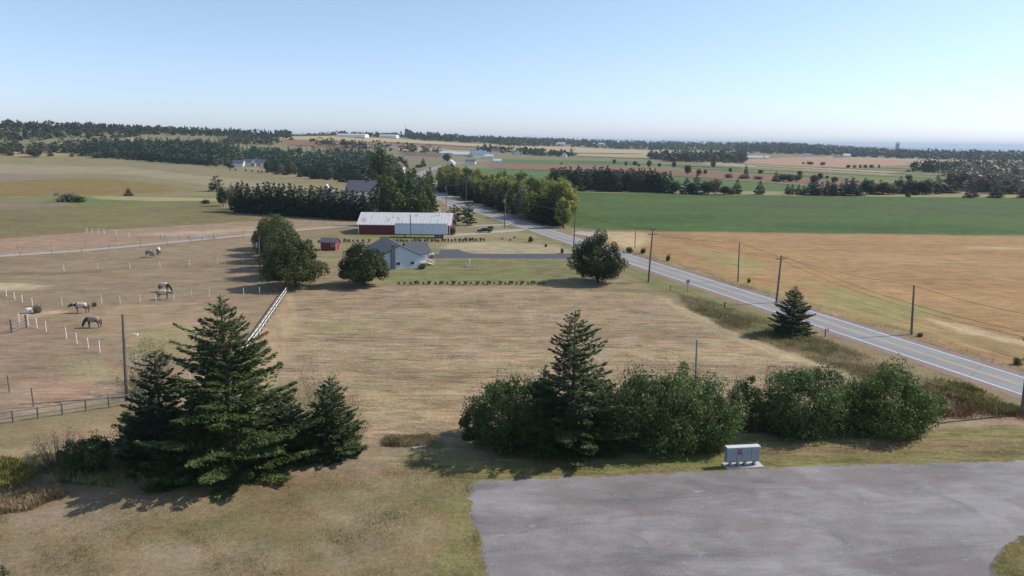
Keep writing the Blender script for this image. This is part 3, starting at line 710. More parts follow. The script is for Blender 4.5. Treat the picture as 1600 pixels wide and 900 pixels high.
def shrub_geo(w, d, h, seed, stems=26, per=260, leaf=.09, spread=1.0):
    """many upright leafy stems rising from the ground, willow like"""
    r = np.random.default_rng(seed); Cs = []; As = []; tips = []
    for i in range(stems):
        a = r.uniform(0, 6.28); q = math.sqrt(r.random())
        bx, by = math.cos(a) * q * w * .42, math.sin(a) * q * d * .42
        hh = h * (1 - .38 * q ** 2.2) * r.uniform(.72, 1.08)
        lean = np.array([math.cos(a), math.sin(a), 0]) * q * .22 * spread + r.normal(0, .07, 3)
        u = r.random(per) ** .75
        wv = (.16 + .42 * np.sin(np.pi * np.clip(u * .92 + .06, 0, 1)) ** .8) * h * .30
        off = unit(per, r) * (wv * r.random(per) ** .45)[:, None]
        C = np.array([bx, by, 0])[None] + lean[None] * (u * hh)[:, None] + off; C[:, 2] = np.abs(u * hh * .98 + off[:, 2] * .6)
        A = off / (np.linalg.norm(off, axis=1, keepdims=True) + 1e-6) * .8 + r.normal(0, .4, (per, 3)); A[:, 2] += 1.0
        Cs.append(C); As.append(A); tips.append(((bx * .4, by * .4, 0), (bx + lean[0] * hh, by + lean[1] * hh, hh * .9)))
    C = np.vstack(Cs); A = np.vstack(As); n = len(C)
    return rhombs(C, A, unit(n, r) + np.array([0, 0, .3]), leaf * r.uniform(.6, 1.35, n), .38), tips

def trunk_mb(H, r0, limbs=(), n=8, lean=0.0):
    m = MB(); m.tube([(0, 0, -.1), (lean * .2, 0, H * .3), (lean * .6, .02 * H * lean, H * .65), (lean, 0, H)], [r0 * 1.25, r0 * .85, r0 * .5, r0 * .12], n)
    for (a, b_, r_) in limbs:
        m.tube([a, tuple((a[i] + b_[i]) / 2 + (.05 * H if i == 2 else 0) for i in range(3)), b_], [r_, r_ * .6, r_ * .2], 5)
    return m

TREEMESH = {}
def tree_obj(name, label, cat, loc, crown_me, trunk_me, scale=(1, 1, 1), rz=0.0, group=None, trunk_name='trunk', crown_name='crown'):
    t = thing(name, label, cat, loc, rz, group); t.scale = scale
    if trunk_me is not None: link(bpy.data.objects.new(trunk_name, trunk_me), t)
    link(bpy.data.objects.new(crown_name, crown_me), t)
    return t

def mb_mesh(mb, name, mat, smooth=True):
    me = bpy.data.meshes.new(name); me.from_pydata([tuple(v) for v in mb.v], [], mb.f)
    if smooth: me.shade_smooth()
    me.materials.append(mat); return me

# ---- near spruces, each with its own mesh
def big_spruce(bx, by, ty, wpx, label, seed, leaf=.2, dens=1.0, mat='spruce', group=None, **kw):
    p = P(bx, by); H = hgt(p, ty); R = wpx / 2 / ppm(p)
    (V, F), br = spruce_geo(H, R, seed, dens, leaf, **kw)
    m = trunk_mb(H * .97, H * .017 + .03)
    for i, b_ in enumerate(br):
        if i % 2 == 0: m.tube(b_, [.035, .022, .008], 3, False)
    return tree_obj('spruce_tree', label, 'tree', p, mesh_np('spruce_crown', V, F, M[mat]), mb_mesh(m, 'spruce_trunk', M['bark']), group=group)

big_spruce(362, 728, 462, 250, "tall broad dark spruce, the largest of the clump at the left foreground", 11, .20, 1.55, gap=.03, power=.86, ragged=.36)
big_spruce(256, 722, 550, 122, "ragged dark spruce left of the largest foreground spruce, behind its branches", 12, .18, 1.5, gap=.04, ragged=.45, power=.6)
big_spruce(520, 714, 592, 100, "small dense spruce at the right end of the left foreground clump", 13, .16, 1.5, power=.55, ragged=.3)
big_spruce(448, 712, 618, 110, "low dark spruce squeezed between the largest spruce and the small right one", 14, .17, 1.4, power=.5, ragged=.35)
big_spruce(312, 742, 660, 120, "low spruce spreading at the foot of the largest foreground spruce", 15, .18, 1.3, power=.45, ragged=.4)
big_spruce(893, 702, 486, 172, "tall open spruce rising out of the middle of the foreground bushes", 16, .185, 1.4, gap=.13, ragged=.42, power=.72)
big_spruce(850, 690, 572, 70, "short dark spruce top just left of the tall open spruce", 17, .17, 1.3, ragged=.35, power=.6)
big_spruce(1236, 523, 450, 68, "lone dark spruce beside the road in front of a utility pole", 18, .18, 2.0, power=.7, ragged=.22)
big_spruce(6, 905, 884, 18, "tip of a tiny evergreen at the bottom left corner", 19, .1, 1.0)

# ---- near shrubs and small broadleaf trees
def near_shrub(name, label, bx, by, ty, wpx, seed, mat='shrub', stems=30, per=300, leaf=.10, depth=1.0, group=None, cat='shrub'):
    p = P(bx, by); h = hgt(p, ty); w = wpx / ppm(p)
    leaf *= 1.1 if mat not in ('twig', 'birch') else 1; tot = stems * per
    (V1, F1), tips = shrub_geo(w * 1.1, w * 1.1 * depth, h, seed, stems, max(40, int(per * (.16 if mat not in ('twig', 'birch') else 1))), leaf)
    parts = [(V1, F1)]
    if mat not in ('twig', 'birch'):
        (V2, F2), K = crown_geo(w * .60, w * .60 * depth, h * .60, h * .34, seed, max(30, int(tot / 95)), 110, leaf * 1.05, .19, .98, .26, .5, updir=.35)
        parts.append((V2, F2))
    V, F = cat_vf(parts)
    m = MB()
    for a, b_ in tips: m.tube([a, b_], [.035, .012], 3, False)
    return tree_obj(name, label, cat, p, mesh_np('shrub_leaves', V, F, M[mat]), mb_mesh(m, 'shrub_stems', M['bark']), group=group, trunk_name='stems', crown_name='foliage')
near_shrub('bush', "wide dark green bush at the left of the tall open spruce, top catching light", 798, 688, 576, 118, 21, 'shrub', 44, 420)
near_shrub('bush', "small leafy sprout at the far left foot of the foreground bushes", 738, 680, 634, 40, 22, 'shrub', 10, 160)
near_shrub('bush', "dark bush filling the space under the tall open spruce", 868, 698, 628, 90, 23, 'shrub', 30, 300)
near_shrub('willow_bush', "pale leaved willow bush just right of the tall open spruce", 985, 694, 566, 104, 24, 'willow', 46, 440)
near_shrub('willow_bush', "low pale willow shoot in front of the willow bushes", 998, 700, 622, 46, 25, 'willow', 14, 260)
near_shrub('willow_bush', "broad willow bush left of the grey pole top", 1052, 697, 566, 104, 26, 'willow', 46, 440)
near_shrub('willow_bush', "tall rounded willow bush behind the grey mailboxes", 1100, 692, 585, 98, 27, 'willow', 44, 420)
near_shrub('bush', "narrow dark green bush between the willow and round bushes", 1160, 668, 586, 54, 28, 'shrub', 20, 300)
near_shrub('bush', "reddish brown half dead bush next to the narrow dark bush", 1187, 670, 612, 44, 29, 'redshrub', 16, 220, .07)
near_shrub('bush', "round green bush left of the pair beyond the mailboxes", 1252, 672, 564, 112, 30, 'willow', 50, 440)
near_shrub('willow_bush', "small pale bush spilling between the rightmost large bushes", 1338, 672, 600, 60, 50, 'willow', 22, 300)
near_shrub('bush', "low dark bush at the foot of the round bush left of the pair", 1212, 674, 606, 50, 51, 'shrub', 20, 260)
near_shrub('bush', "ragged bush tapering off at the right end of the foreground row", 1432, 668, 606, 44, 52, 'shrub', 18, 240)
near_shrub('bush', "lower green bush in the gap between two round bushes", 1315, 668, 584, 70, 31, 'shrub', 28, 360)
near_shrub('bush', "rightmost large round green bush beyond the mailboxes", 1390, 669, 568, 120, 32, 'shrub', 52, 440)
near_shrub('bush', "bare grey brown bush at the left edge of the spruce clump", 92, 735, 668, 62, 33, 'twig', 34, 160, .05)
near_shrub('bush', "dark leafy bush between the bare bush and the spruces", 140, 738, 674, 66, 34, 'shrub', 26, 180, .09)
near_shrub('bush', "thin yellow green sapling clump beside the lamp pole", 236, 600, 528, 62, 35, 'birch', 22, 120, .08)
near_shrub('bush', "leafy green bush at the left flank of the ragged spruce", 222, 700, 630, 56, 53, 'shrub', 20, 260)
near_shrub('bush', "low green growth at the foot of the lamp pole", 214, 616, 574, 34, 36, 'birch', 10, 120, .08)
near_shrub('birch_sapling', "feathery light green sapling above the small right spruce", 500, 690, 566, 62, 37, 'birch', 22, 150, .075, cat='tree')
near_shrub('birch_sapling', "thin yellow green sapling at the right of the small spruce", 536, 690, 590, 40, 38, 'birch', 10, 80, .06, cat='tree')
near_shrub('bush', "leafy light green shoots at the foot of the small right spruce", 556, 700, 640, 28, 39, 'birch', 8, 110, .07)

# ---- round lindens
def linden(bx, by, ty, wpx, label, seed, group=None, per=250):
    p = P(bx, by); H = hgt(p, ty); R = wpx / 2 / ppm(p) * 1.13
    cz = H * .36
    (V, F), K = crown_geo(R * .90, R * .90, H - cz - R * .04, cz, seed, 120, int(per * .85), .19, .20, .37, .10, .5)
    # narrow the crown towards the top
    t = np.clip((V[:, 2] - cz) / (H - cz), 0, 1); V[:, :2] *= (1 - .22 * t)[:, None]
    m = trunk_mb(H * .8, .26, [((0, 0, H * .16), tuple(K[i] * .8), .10) for i in range(0, 60, 7)])
    return tree_obj('round_tree', label, 'tree', p, mesh_np('linden_crown', V, F, M['linden']), mb_mesh(m, 'linden_trunk', M['bark']), group=group)
linden(934, 441, 357, 90, "large round crowned tree standing alone by the road", 41)
linden(569, 446, 376, 86, "round dark tree left of the pale blue house", 42)
G6 = "row of round trees along the paddock edge"
linden(462, 449, 368, 102, "nearest round tree of the row at the end of the white fence", 43, G6)
for i, (bx, by, ty, w, s) in enumerate([(449, 433, 355, 82, 44), (443, 420, 346, 76, 45), (437, 408, 340, 74, 46), (432, 398, 334, 72, 47), (428, 389, 329, 70, 48)]):
    linden(bx, by, ty, w, ["second round tree of the paddock row, right behind the nearest one", "third round tree of the paddock row counting from the white fence", "fourth round tree of the paddock row, behind the transformer pole", "fifth round tree of the paddock row, next to last toward the lane", "farthest round tree of the paddock row, next to the gravel lane"][i], s, G6, 130)

# ---- templates for the middle distance, unit height 10 m
def tmpl(kind, seed):
    if kind == 'spruce':
        (V, F), br = spruce_geo(10, 2.3, seed, 1.5, .46, low=.02, ragged=.22, power=.88, droop=.15, flat=.9)
        tr = trunk_mb(9.6, .16)
    elif kind == 'pine':
        (V, F), br = spruce_geo(10, 2.9, seed, 1.4, .46, low=.16, ragged=.45, power=.5, gap=.12, flat=.9)
        tr = trunk_mb(9.3, .2)
    elif kind == 'poplar':
        (V, F), K = crown_geo(1.9, 1.9, 4.3, 5.2, seed, 70, 38, .27, .30, .98, .25, .2)
        tr = trunk_mb(9, .13, [((0, 0, 3), tuple(K[i]), .05) for i in range(0, 30, 5)])
    elif kind == 'broad':
        (V, F), K = crown_geo(3.4, 3.4, 4.7, 4.7, seed, 80, 40, .34, .27, .90, .25, .3)
        tr = trunk_mb(8, .2, [((0, 0, 2), tuple(K[i]), .08) for i in range(0, 40, 6)])
    elif kind == 'bush':
        (V, F), K = crown_geo(5.0, 5.0, 5.4, 3.6, seed, 50, 30, .55, .34, .8, .2, .3)
        tr = trunk_mb(4, .2)
    return V, F, tr
TM = {}
for kind, mats, nvar in [('spruce', ['spruce_far'], 5), ('pine', ['spruce_far'], 2), ('poplar', ['poplar', 'broad', 'grey_tree'], 4), ('broad', ['broad', 'linden', 'grey_tree', 'poplar'], 3), ('bush', ['shrub', 'grey_tree', 'broad'], 3)]:
    for i in range(nvar):
        V, F, tr = tmpl(kind, 100 + i * 7 + len(kind))
        trm = mb_mesh(tr, kind + '_trunk', M['bark' if kind != 'poplar' else 'pale_bark'])
        for mt in mats:
            TM.setdefault((kind, mt), []).append((mesh_np(kind + '_crown', V, F, M[mt]), trm))
NAMES = {'spruce': 'spruce_tree', 'pine': 'pine_tree', 'poplar': 'poplar_tree', 'broad': 'broadleaf_tree', 'bush': 'bush'}
def mid_tree(kind, bx, by, label, H=None, ty=None, w=1.0, wpx=None, mat=None, group=None, loc=None):
    mat = mat or {'spruce': 'spruce_far', 'pine': 'spruce_far', 'poplar': 'poplar', 'broad': 'broad', 'bush': 'shrub'}[kind]
    p = loc if loc is not None else P(bx, by)
    if H is None: H = max(.3, hgt(p, ty))
    r0 = {'spruce': 2.1, 'pine': 2.9, 'poplar': 2.0, 'broad': 3.5, 'bush': 5.2}[kind]
    s = H / 10
    sx = s * w if wpx is None else (wpx / 2 / ppm(p)) / r0
    cm_, tm_ = random.choice(TM[(kind, mat)])
    return tree_obj(NAMES[kind], label, 'shrub' if kind == 'bush' else 'tree', p, cm_, tm_, (sx, sx, s), random.uniform(0, 6.28), group)

# windbreak
WB = "dark spruces of the windbreak behind the round trees"
wl = "dark spruce in the dense windbreak row behind the round trees"
for i in range(26):
    x = 374 + i * 8.1; y = np.interp(x, [370, 440, 560, 590], [331, 336, 344, 346])
    for row, dy in ((0, 0), (1, -5.0)):
        if row and i % 2: continue
        mid_tree('spruce', x + random.uniform(-2, 2), y + dy, wl, ty=random.uniform(284, 292) + np.interp(x, [440, 470, 530, 550], [0, 4, 6, 13]), w=1.25, group=WB)
mid_tree('pine', 338, 299, "small pine standing off the left end of the windbreak", ty=275, wpx=24)
mid_tree('broad', 349, 322, "small round dark tree at the left end of the windbreak", ty=290, wpx=20, mat='linden')
mid_tree('broad', 365, 330, "grey brown thin tree joining the windbreak at its left end", ty=285, wpx=18, mat='grey_tree')
mid_tree('spruce', 201, 306, "tiny lone spruce in the middle of the big left field", ty=294, wpx=12)
mid_tree('bush', 105, 315, "brown rounded thicket alone in the left fields", ty=298, wpx=30, mat='grey_tree')
mid_tree('bush', 125, 316, "low green bush at the right of the brown thicket", ty=305, wpx=22)
mid_tree('bush', 322, 318, "low green bush in the field left of the windbreak", ty=311, wpx=14)
# mixed group behind the barn
MG = "mixed trees crowded behind the red barn"
for (k_, x, y, ty, w, mt) in [('spruce', 592, 352, 292, 30, None), ('spruce', 603, 352, 300, 26, None), ('broad', 618, 351, 290, 36, 'broad'), ('broad', 640, 350, 296, 36, 'broad'), ('broad', 662, 350, 300, 30, 'broad'), ('poplar', 672, 348, 284, 22, 'broad'), ('poplar', 668, 340, 276, 20, 'broad'),
    ('broad', 652, 342, 272, 34, 'grey_tree'), ('broad', 634, 342, 270, 34, 'broad'), ('broad', 615, 340, 275, 34, 'broad'), ('broad', 600, 338, 272, 32, 'broad'), ('spruce', 585, 342, 294, 24, None), ('poplar', 646, 335, 262, 22, 'broad'), ('broad', 660, 330, 272, 30, 'linden'),
    ('broad', 630, 330, 262, 34, 'broad'), ('broad', 610, 325, 262, 34, 'broad'), ('spruce', 674, 330, 282, 20, None), ('spruce', 668, 310, 268, 20, None), ('broad', 645, 318, 262, 32, 'linden'), ('broad', 622, 312, 255, 30, 'broad')]:
    mid_tree(k_, x, y, {'spruce': "dark spruce crowded behind the red barn", 'broad': "leafy broad tree crowded behind the red barn", 'poplar': "slim poplar crowded behind the red barn"}[k_], ty=ty, wpx=w, mat=mt, group=MG)
mid_tree('broad', 597, 300, "tall blue green tree standing above the woods left of the road", ty=224, wpx=44, mat='broad')
mid_tree('spruce', 556, 300, "dark spruce left of the house roof in the woods", ty=284, wpx=14)
# poplar grove right of the road
PG = "grove of yellow green poplars and spruces right of the road"
ga = [P(694, 300), P(720, 308), P(770, 324), P(820, 340), P(862, 352), P(884, 356)]
gb = [P(688, 270), P(720, 278), P(790, 283), P(850, 290), P(880, 299), P(890, 345)]
for row in range(6):
    t = row / 5.0; n = [28, 26, 22, 18, 14, 12][row]
    for i in range(n):
        s = (i + random.uniform(.1, .9)) / n * (len(ga) - 1); k0 = min(int(s), len(ga) - 2); f = s - k0
        a = ga[k0].lerp(ga[k0 + 1], f); b_ = gb[k0].lerp(gb[k0 + 1], f)
        d = b_ - a; L = min(d.length, 60)
        q = a + d.normalized() * (L * (t + random.uniform(-.06, .06))) if d.length > 1 else a
        q.z = float(terrain(q.x, q.y))
        if row == 0 and random.random() < .72:
            mid_tree('spruce', 0, 0, "dark spruce at the foot of the poplar grove along the road", H=random.uniform(5, 9), w=1.5, group="low spruces edging the poplar grove", loc=q)
        else:
            mt = random.choices(['poplar', 'broad', 'grey_tree'], [.72, .2, .08])[0]
            mid_tree('poplar', 0, 0, "yellow green poplar in the dense grove right of the road", H=random.uniform(10.0, 14.5) * (1 if row else .85), w=random.uniform(1.2, 1.75), group=PG, loc=q, mat=mt)
for (x, y, ty, w) in [(690, 300, 274, 18), (698, 300, 268, 18), (652, 262, 248, 0), (672, 290, 262, 14), (686, 282, 262, 12)]:
    if w: mid_tree('spruce', x, y, "dark spruce beside the far bend of the road", ty=ty, wpx=w, group="spruces by the far bend of the road")
# yard trees
mid_tree('pine', 711, 350, "left pine of the pair right of the red barn", ty=320, wpx=25)
mid_tree('pine', 731, 352, "right pine of the pair right of the red barn", ty=317, wpx=26)
mid_tree('bush', 708, 367, "clipped egg shaped shrub at the trailer's right end", ty=352, wpx=11, mat='shrub')
for (x, y, ty, w, l) in [(829, 378, 368, 9, "thin leafy sapling in the lawn near the road"), (853, 386, 380, 5, "tiny sapling right of the thin leafy one"), (878, 396, 386, 6, "small upright evergreen sapling near the driveway end"), (785, 374, 371, 4, "tiny shrub left of three in the dry lawn"), (797, 376, 372.5, 4, "tiny shrub in the middle of three in the dry lawn"), (804, 372, 369, 4, "tiny shrub right of three in the dry lawn"),
    (983, 395, 384, 13, "leafy bush at the foot of the pole beyond the road"), (1005, 396, 386, 10, "second leafy bush beyond the road, right of the pole"), (1044, 408, 396, 8, "small dark bush beyond the road"), (1170, 442, 434, 6, "small green weed bush by the pole in the stubble"), (527, 384, 375, 10, "yellow green bush at the right side of the red shed"), (766, 358, 352, 12, "weedy dark shrub by the gravel drive"), (1437, 526, 519, 10, "bright green weed clump beside the right hand pole"), (1590, 570, 556, 14, "green weed clump at the field corner on the right edge")]:
    mid_tree('bush', x, y, l, ty=ty, wpx=w)

# hedge rows
def small_shrubs(name, pts, label, group, mat):
    first = None
    for (x, y, h, w) in pts:
        p = P(x, y)
        if first is None:
            (V, F), K = crown_geo(.5, .5, .62, .42, 61, 16, 40, .075, .35, .8, .15, .4)
            first = [mesh_np(name + '_leaves', V, F, M[mat])]
        o = link(bpy.data.objects.new(name, first[0])); o.location = p; s = w / ppm(p); o.scale = (s, s, h / ppm(p)); o.rotation_euler.z = random.uniform(0, 6)
        tag(o, label, 'shrub', group)
big = [651, 671, 690, 708, 727, 745.6, 763.5, 781.5, 798, 815.5, 833]
small = [623.6, 632, 641.5, 661.6, 680.6, 699, 718, 736, 755, 772.4, 789.4, 807, 825, 843, 849]
small_shrubs('ball_shrub', [(x, 444.6 - abs(x - 735) * .004, 6.2, 8.4) for x in big], "larger clipped ball shrub in the lawn row", "larger ball shrubs of the lawn row", 'shrub')
small_shrubs('small_shrub', [(x, 444.6, 4.6, 4.6) for x in small], "small clipped shrub in the lawn row", "small shrubs of the lawn row", 'shrub')
hx = [482, 487, 498, 503, 517, 531, 538, 545, 552, 560, 568, 577] + list(np.arange(615, 760, 5.4))
small_shrubs('hedge_shrub', [(x + random.uniform(-1, 1), 378.6 - (x - 620) * .008 + random.uniform(-.5, .5), random.uniform(4.5, 7), random.uniform(3.6, 5.6)) for x in hx], "small dark shrub in the row before the trailer", "row of shrubs in front of the trailer", 'shrub')
small_shrubs('young_tree', [(300 + q, 263 + q * .065, 4, 3) for q in (60, 68, 84, 94, 104, 109, 115, 119, 125)], "tiny young tree below the far grey house", "young trees below the grey house", 'spruce_far')

# spruce belt beyond the green crop: every tree one by one
BL = "conifers of the belt beyond the green crop"
for i in range(44):
    x = 862 + i * 4.1; y = np.interp(x, [860, 1040], [297.5, 301]) - random.choice([0, 1.5, 3])
    mid_tree('spruce', x, y, "dark conifer in the dense belt behind the green crop", ty=random.uniform(259, 268) + max(0, x - 960) * .06, w=random.uniform(1.1, 1.5), group=BL)
for (x, y, ty, w, k_, mt) in [(1046, 302, 268, 16, 'spruce', None), (1055, 302, 280, 16, 'broad', 'broad'), (1072, 303, 278, 20, 'spruce', None), (1088, 303, 274, 22, 'spruce', None), (1080, 303, 285, 14, 'broad', 'linden'), (1106, 304, 280, 22, 'broad', 'linden'), (1118, 304, 277, 18, 'broad', 'grey_tree'), (1132, 304, 289, 20, 'broad', 'linden'), (1151, 303, 281, 14, 'spruce', 'x'), (1143, 304, 292, 10, 'bush', 'shrub'),
    (1230, 303, 288, 9, 'spruce', None), (1237.5, 304, 288, 10, 'spruce', None), (1247, 304, 288, 9, 'spruce', None), (1255, 304, 290, 9, 'spruce', None), (1266, 305, 284, 20, 'spruce', None), (1272, 305, 278, 16, 'spruce', None), (1283, 305, 284, 11, 'spruce', None), (1292, 306, 284, 12, 'spruce', None), (1301, 306, 282, 12, 'spruce', None), (1312, 306, 286, 12, 'spruce', None), (1321, 305, 284, 14, 'spruce', None), (1331, 306, 278, 18, 'spruce', None),
    (1343, 306, 290, 12, 'spruce', None), (1353, 303, 278, 22, 'broad', 'linden'), (1367, 304, 290, 18, 'spruce', None), (1381, 304, 282, 22, 'broad', 'linden'), (1395, 304, 288, 20, 'broad', 'broad'), (1405, 302, 276, 14, 'spruce', None), (1419, 303, 281, 22, 'spruce', None), (1430, 305, 294, 8, 'spruce', None), (1435, 303, 280, 24, 'broad', 'linden'), (1447, 304, 279, 20, 'broad', 'linden'), (1463, 303, 274, 16, 'spruce', None), (1486, 302, 282, 18, 'spruce', None), (1419, 308, 300, 8, 'bush', 'shrub'),
    (1512, 309, 296, 12, 'spruce', None), (1521, 308, 292, 12, 'spruce', None), (1556, 309, 290, 18, 'spruce', None), (1535, 300, 276, 16, 'broad', 'grey_tree'), (1522, 294, 278, 18, 'broad', 'linden'), (1548, 298, 274, 22, 'broad', 'broad'), (1578, 302, 284, 22, 'broad', 'broad'), (1598, 309, 292, 14, 'spruce', None), (1501, 292, 284, 10, 'bush', 'shrub'), (1592, 296, 278, 22, 'broad', 'grey_tree')]:
    mid_tree(k_, x, y, {'spruce': "dark conifer in the loose line behind the crop", 'broad': "round tree in the loose line behind the crop", 'bush': "low bush in the loose line behind the crop"}[k_], ty=ty, wpx=w * 1.1, mat=None if mt == 'x' else mt, group="loose line of trees along the right of the green crop")
mid_tree('spruce', 1187, 304, "lone pointed spruce in the gap of the tree line by the green crop", ty=283, wpx=16)
for (x, y, ty, w, k_) in [(1075, 272, 256, 12, 'broad'), (1092, 274, 263, 10, 'broad'), (1114, 262, 251, 9, 'broad'), (1053, 262, 252, 8, 'broad'), (1165, 275, 257, 8, 'spruce'), (1141, 269, 262, 7, 'broad'), (1188, 272, 264, 8, 'broad'), (1162, 279, 272, 20, 'bush'), (1185, 280, 274, 16, 'bush'), (1139, 278, 270, 14, 'bush'), (1212, 284, 268, 12, 'spruce'), (1224, 283, 271, 18, 'broad'), (1234, 284, 272, 16, 'broad'), (1245, 283, 272, 16, 'broad'), (1249, 275, 266, 9, 'broad'),
    (1272, 286, 273, 16, 'broad'), (1281, 281, 269, 10, 'broad'), (1304, 285, 275, 12, 'broad'), (1292, 279, 274, 6, 'broad'), (960, 256, 248, 7, 'broad'), (978, 259, 252, 6, 'broad'), (992, 259, 251, 9, 'broad'), (998, 260, 255, 6, 'bush'), (1014, 261, 250, 9, 'broad'), (1030, 261, 254, 6, 'broad'), (1102, 272, 264, 7, 'broad'), (877, 257, 253, 4, 'spruce'), (1420, 282, 272, 10, 'broad')]:
    mid_tree(k_, x, y, {'spruce': "small dark conifer on the far field strips", 'broad': "small round tree on the far field strips", 'bush': "low hedgerow bush on the far field strips"}[k_], ty=ty, wpx=w, mat={'broad': 'linden'}.get(k_), group="scattered trees on the far field strips")
for (x, y, ty, w, l) in [(1255, 256.5, 252.5, 4, "leftmost tiny tree in the pink field"), (1266, 257, 251, 12, "left clump of small trees in the pink field"), (1286, 258, 252, 9, "second clump of small trees in the pink field")]:
    mid_tree('bush', x, y, l, ty=ty, wpx=w)
for x, w in [(1325, 8), (1335, 6), (1344, 5), (1352, 7), (1362, 8), (1373, 4)]:
    mid_tree('bush', x, 262 + (x - 1325) * .01, "small dark clump in the line below the pink field", ty=255.5 + random.random(), wpx=w, group="clumps below the pink field")
# left wood: front row one by one, spruces
for i in range(56):
    x = 166 + i * 7.2; y = np.interp(x, [160, 345, 430, 560, 600], [247, 261, 272, 288, 296])
    if 362 < x < 412: continue
    k_ = random.choices(['spruce', 'broad'], [.75, .25])[0]
    mid_tree(k_, x, y - random.uniform(0, 3), {'spruce': "dark conifer at the front of the wood beyond the big left field", 'broad': "round tree at the front of the wood beyond the big left field"}[k_], H=random.uniform(7, 13), w=1.3 if k_ == 'spruce' else .8, group="front trees of the wood beyond the left field", mat={'broad': random.choice(['linden', 'grey_tree'])}.get(k_))
for (x, y, ty, w, k_, l, mt) in [(54, 245.5, 231, 22, 'broad', "round dark tree at the far edge of the left field", 'linden'), (79, 244, 233, 8, 'spruce', "small conifer right of the round dark tree", None), (5, 242, 228, 14, 'broad', "leftmost round tree at the far edge of the left field", 'linden'), (16, 243, 235, 12, 'bush', "bush at the left edge below the round tree", 'shrub'), (113, 245, 237, 7, 'bush', "small grey bush between wood and field", 'grey_tree'), (153, 247, 236, 20, 'bush', "pale green low bush at the corner of the wood", 'broad'),
    (452, 272, 258, 12, 'broad', "round tree standing in front of the wood right of the grey house", 'broad'), (441, 271, 265, 7, 'bush', "small yellow bush in front of the wood", 'broad'), (494, 278, 266, 12, 'bush', "bush at the field corner in front of the wood", 'broad'), (337, 261, 248, 10, 'broad', "yellowish small tree left of the grey house", 'broad'), (620, 262, 246, 0, 'spruce', "", None), (633, 262, 248, 6, 'spruce', "small conifer on the far meadow left of the road", None), (661, 260, 247, 10, 'spruce', "dark conifer on the far meadow near the road", None), (655, 262, 256, 14, 'bush', "low dark bushes on the far meadow", 'shrub'),
    (698, 252, 239, 14, 'broad', "round dark tree in front of the long white barns", 'linden'), (643, 237, 224, 8, 'spruce', "conifer on the horizon meadow", None)]:
    if w: mid_tree(k_, x, y, l, ty=ty, wpx=w, mat=mt)

ORD = ['first', 'second', 'third', 'fourth', 'fifth', 'sixth', 'seventh', 'eighth', 'ninth', 'tenth', 'eleventh', 'twelfth', 'thirteenth', 'fourteenth', 'fifteenth', 'sixteenth', 'seventeenth', 'eighteenth', 'nineteenth', 'twentieth']
def number_row(group, most=20):
    d = {}
    for o in COL.objects:
        if o.get('group') == group and o.parent is None: d.setdefault(o['label'], []).append(o)
    for lab, os_ in d.items():
        if len(os_) < 2 or len(os_) > most * 2: continue
        os_.sort(key=lambda o: proj(o.location)[0]); n = len(os_)
        for i, o in enumerate(os_):
            o['label'] = lab + ', ' + (ORD[i] + ' from left' if i <= (n - 1) // 2 else ORD[n - 1 - i] + ' from right')
for g_ in ("larger ball shrubs of the lawn row", "small shrubs of the lawn row", "young trees below the grey house", "loose line of trees along the right of the green crop", "scattered trees on the far field strips", "clumps below the pink field", "spruces by the far bend of the road", "row of shrubs in front of the trailer", "mixed trees crowded behind the red barn"):
    number_row(g_)

# ------------------------------------------------------------------ distant woodland masses
FT = {}
for kind, sd_, args in [('c', 1, None), ('c', 2, None), ('c', 3, None), ('d', 4, None), ('d', 5, None), ('d', 6, None)]:
    for lod, (lf, dn, nc, npc, ls) in {'n': (.80, .9, 20, 14, .75), 'm': (1.5, .55, 11, 7, 1.4), 'f': (2.5, .25, 5, 5, 2.3)}.items():
        if kind == 'c': (V, F), _b = spruce_geo(10, 2.6, 300 + sd_, dn, lf, low=.0, ragged=.2, power=.85, flat=.9)
        else: (V, F), _k = crown_geo(3.6, 3.6, 5.0, 4.2, 300 + sd_, nc, npc, ls, .36, .95, .2, .4)
        FT.setdefault(kind + lod, []).append((V, F))
def wood(name, px, n, hlo, hhi, mat, label, conif=.5, cat='wood', poly=None):
    """a far wood that reads as one mass; polygon given on the ground"""
    poly = poly or [tuple(P(*q)[:2]) for q in px]
    xs = [a for a, b_ in poly]; ys = [b_ for a, b_ in poly]
    r_ = np.random.default_rng(int(abs(xs[0] * 7 + ys[0] * 13)) % 9999)
    # sample evenly in direction and log distance so that far depth is not wasted
    az = np.arctan2(xs, ys); rr = np.hypot(xs, ys)
    A = r_.uniform(az.min(), az.max(), n * 14); R_ = np.exp(r_.uniform(np.log(rr.min()), np.log(rr.max()), n * 14))
    Xs = R_ * np.sin(A); Ys = R_ * np.cos(A)
    ok = poly_sd(Xs, Ys, poly) < 0; Xs = Xs[ok][:n]; Ys = Ys[ok][:n]; Zs = terrain(Xs, Ys)
    parts = []
    for x, y, z in zip(Xs, Ys, Zs):
        V, F = random.choice(FT[('c' if r_.random() < conif else 'd') + ('n' if y < 470 else 'm' if y < 1100 else 'f')])
        h = r_.uniform(hlo, hhi) / 10; a = r_.uniform(0, 6.28); c_, s_ = math.cos(a), math.sin(a); w = h * r_.uniform(1.05, 1.6)
        V2 = np.stack([(V[:, 0] * c_ - V[:, 1] * s_) * w + x, (V[:, 0] * s_ + V[:, 1] * c_) * w + y, V[:, 2] * h + z - .3], 1)
        parts.append((V2, F))
    V, F = cat_vf(parts)
    o = link(bpy.data.objects.new(name, mesh_np(name, V, F, M[mat])))
    return tag(o, label, cat, kind='stuff')
wood('wooded_hill', [(-250, 226), (0, 222), (200, 216), (420, 209), (420, 202), (300, 203), (100, 207), (-250, 206)], 1300, 7, 12, 'far_mix', "wooded ridge on the horizon at the far left")
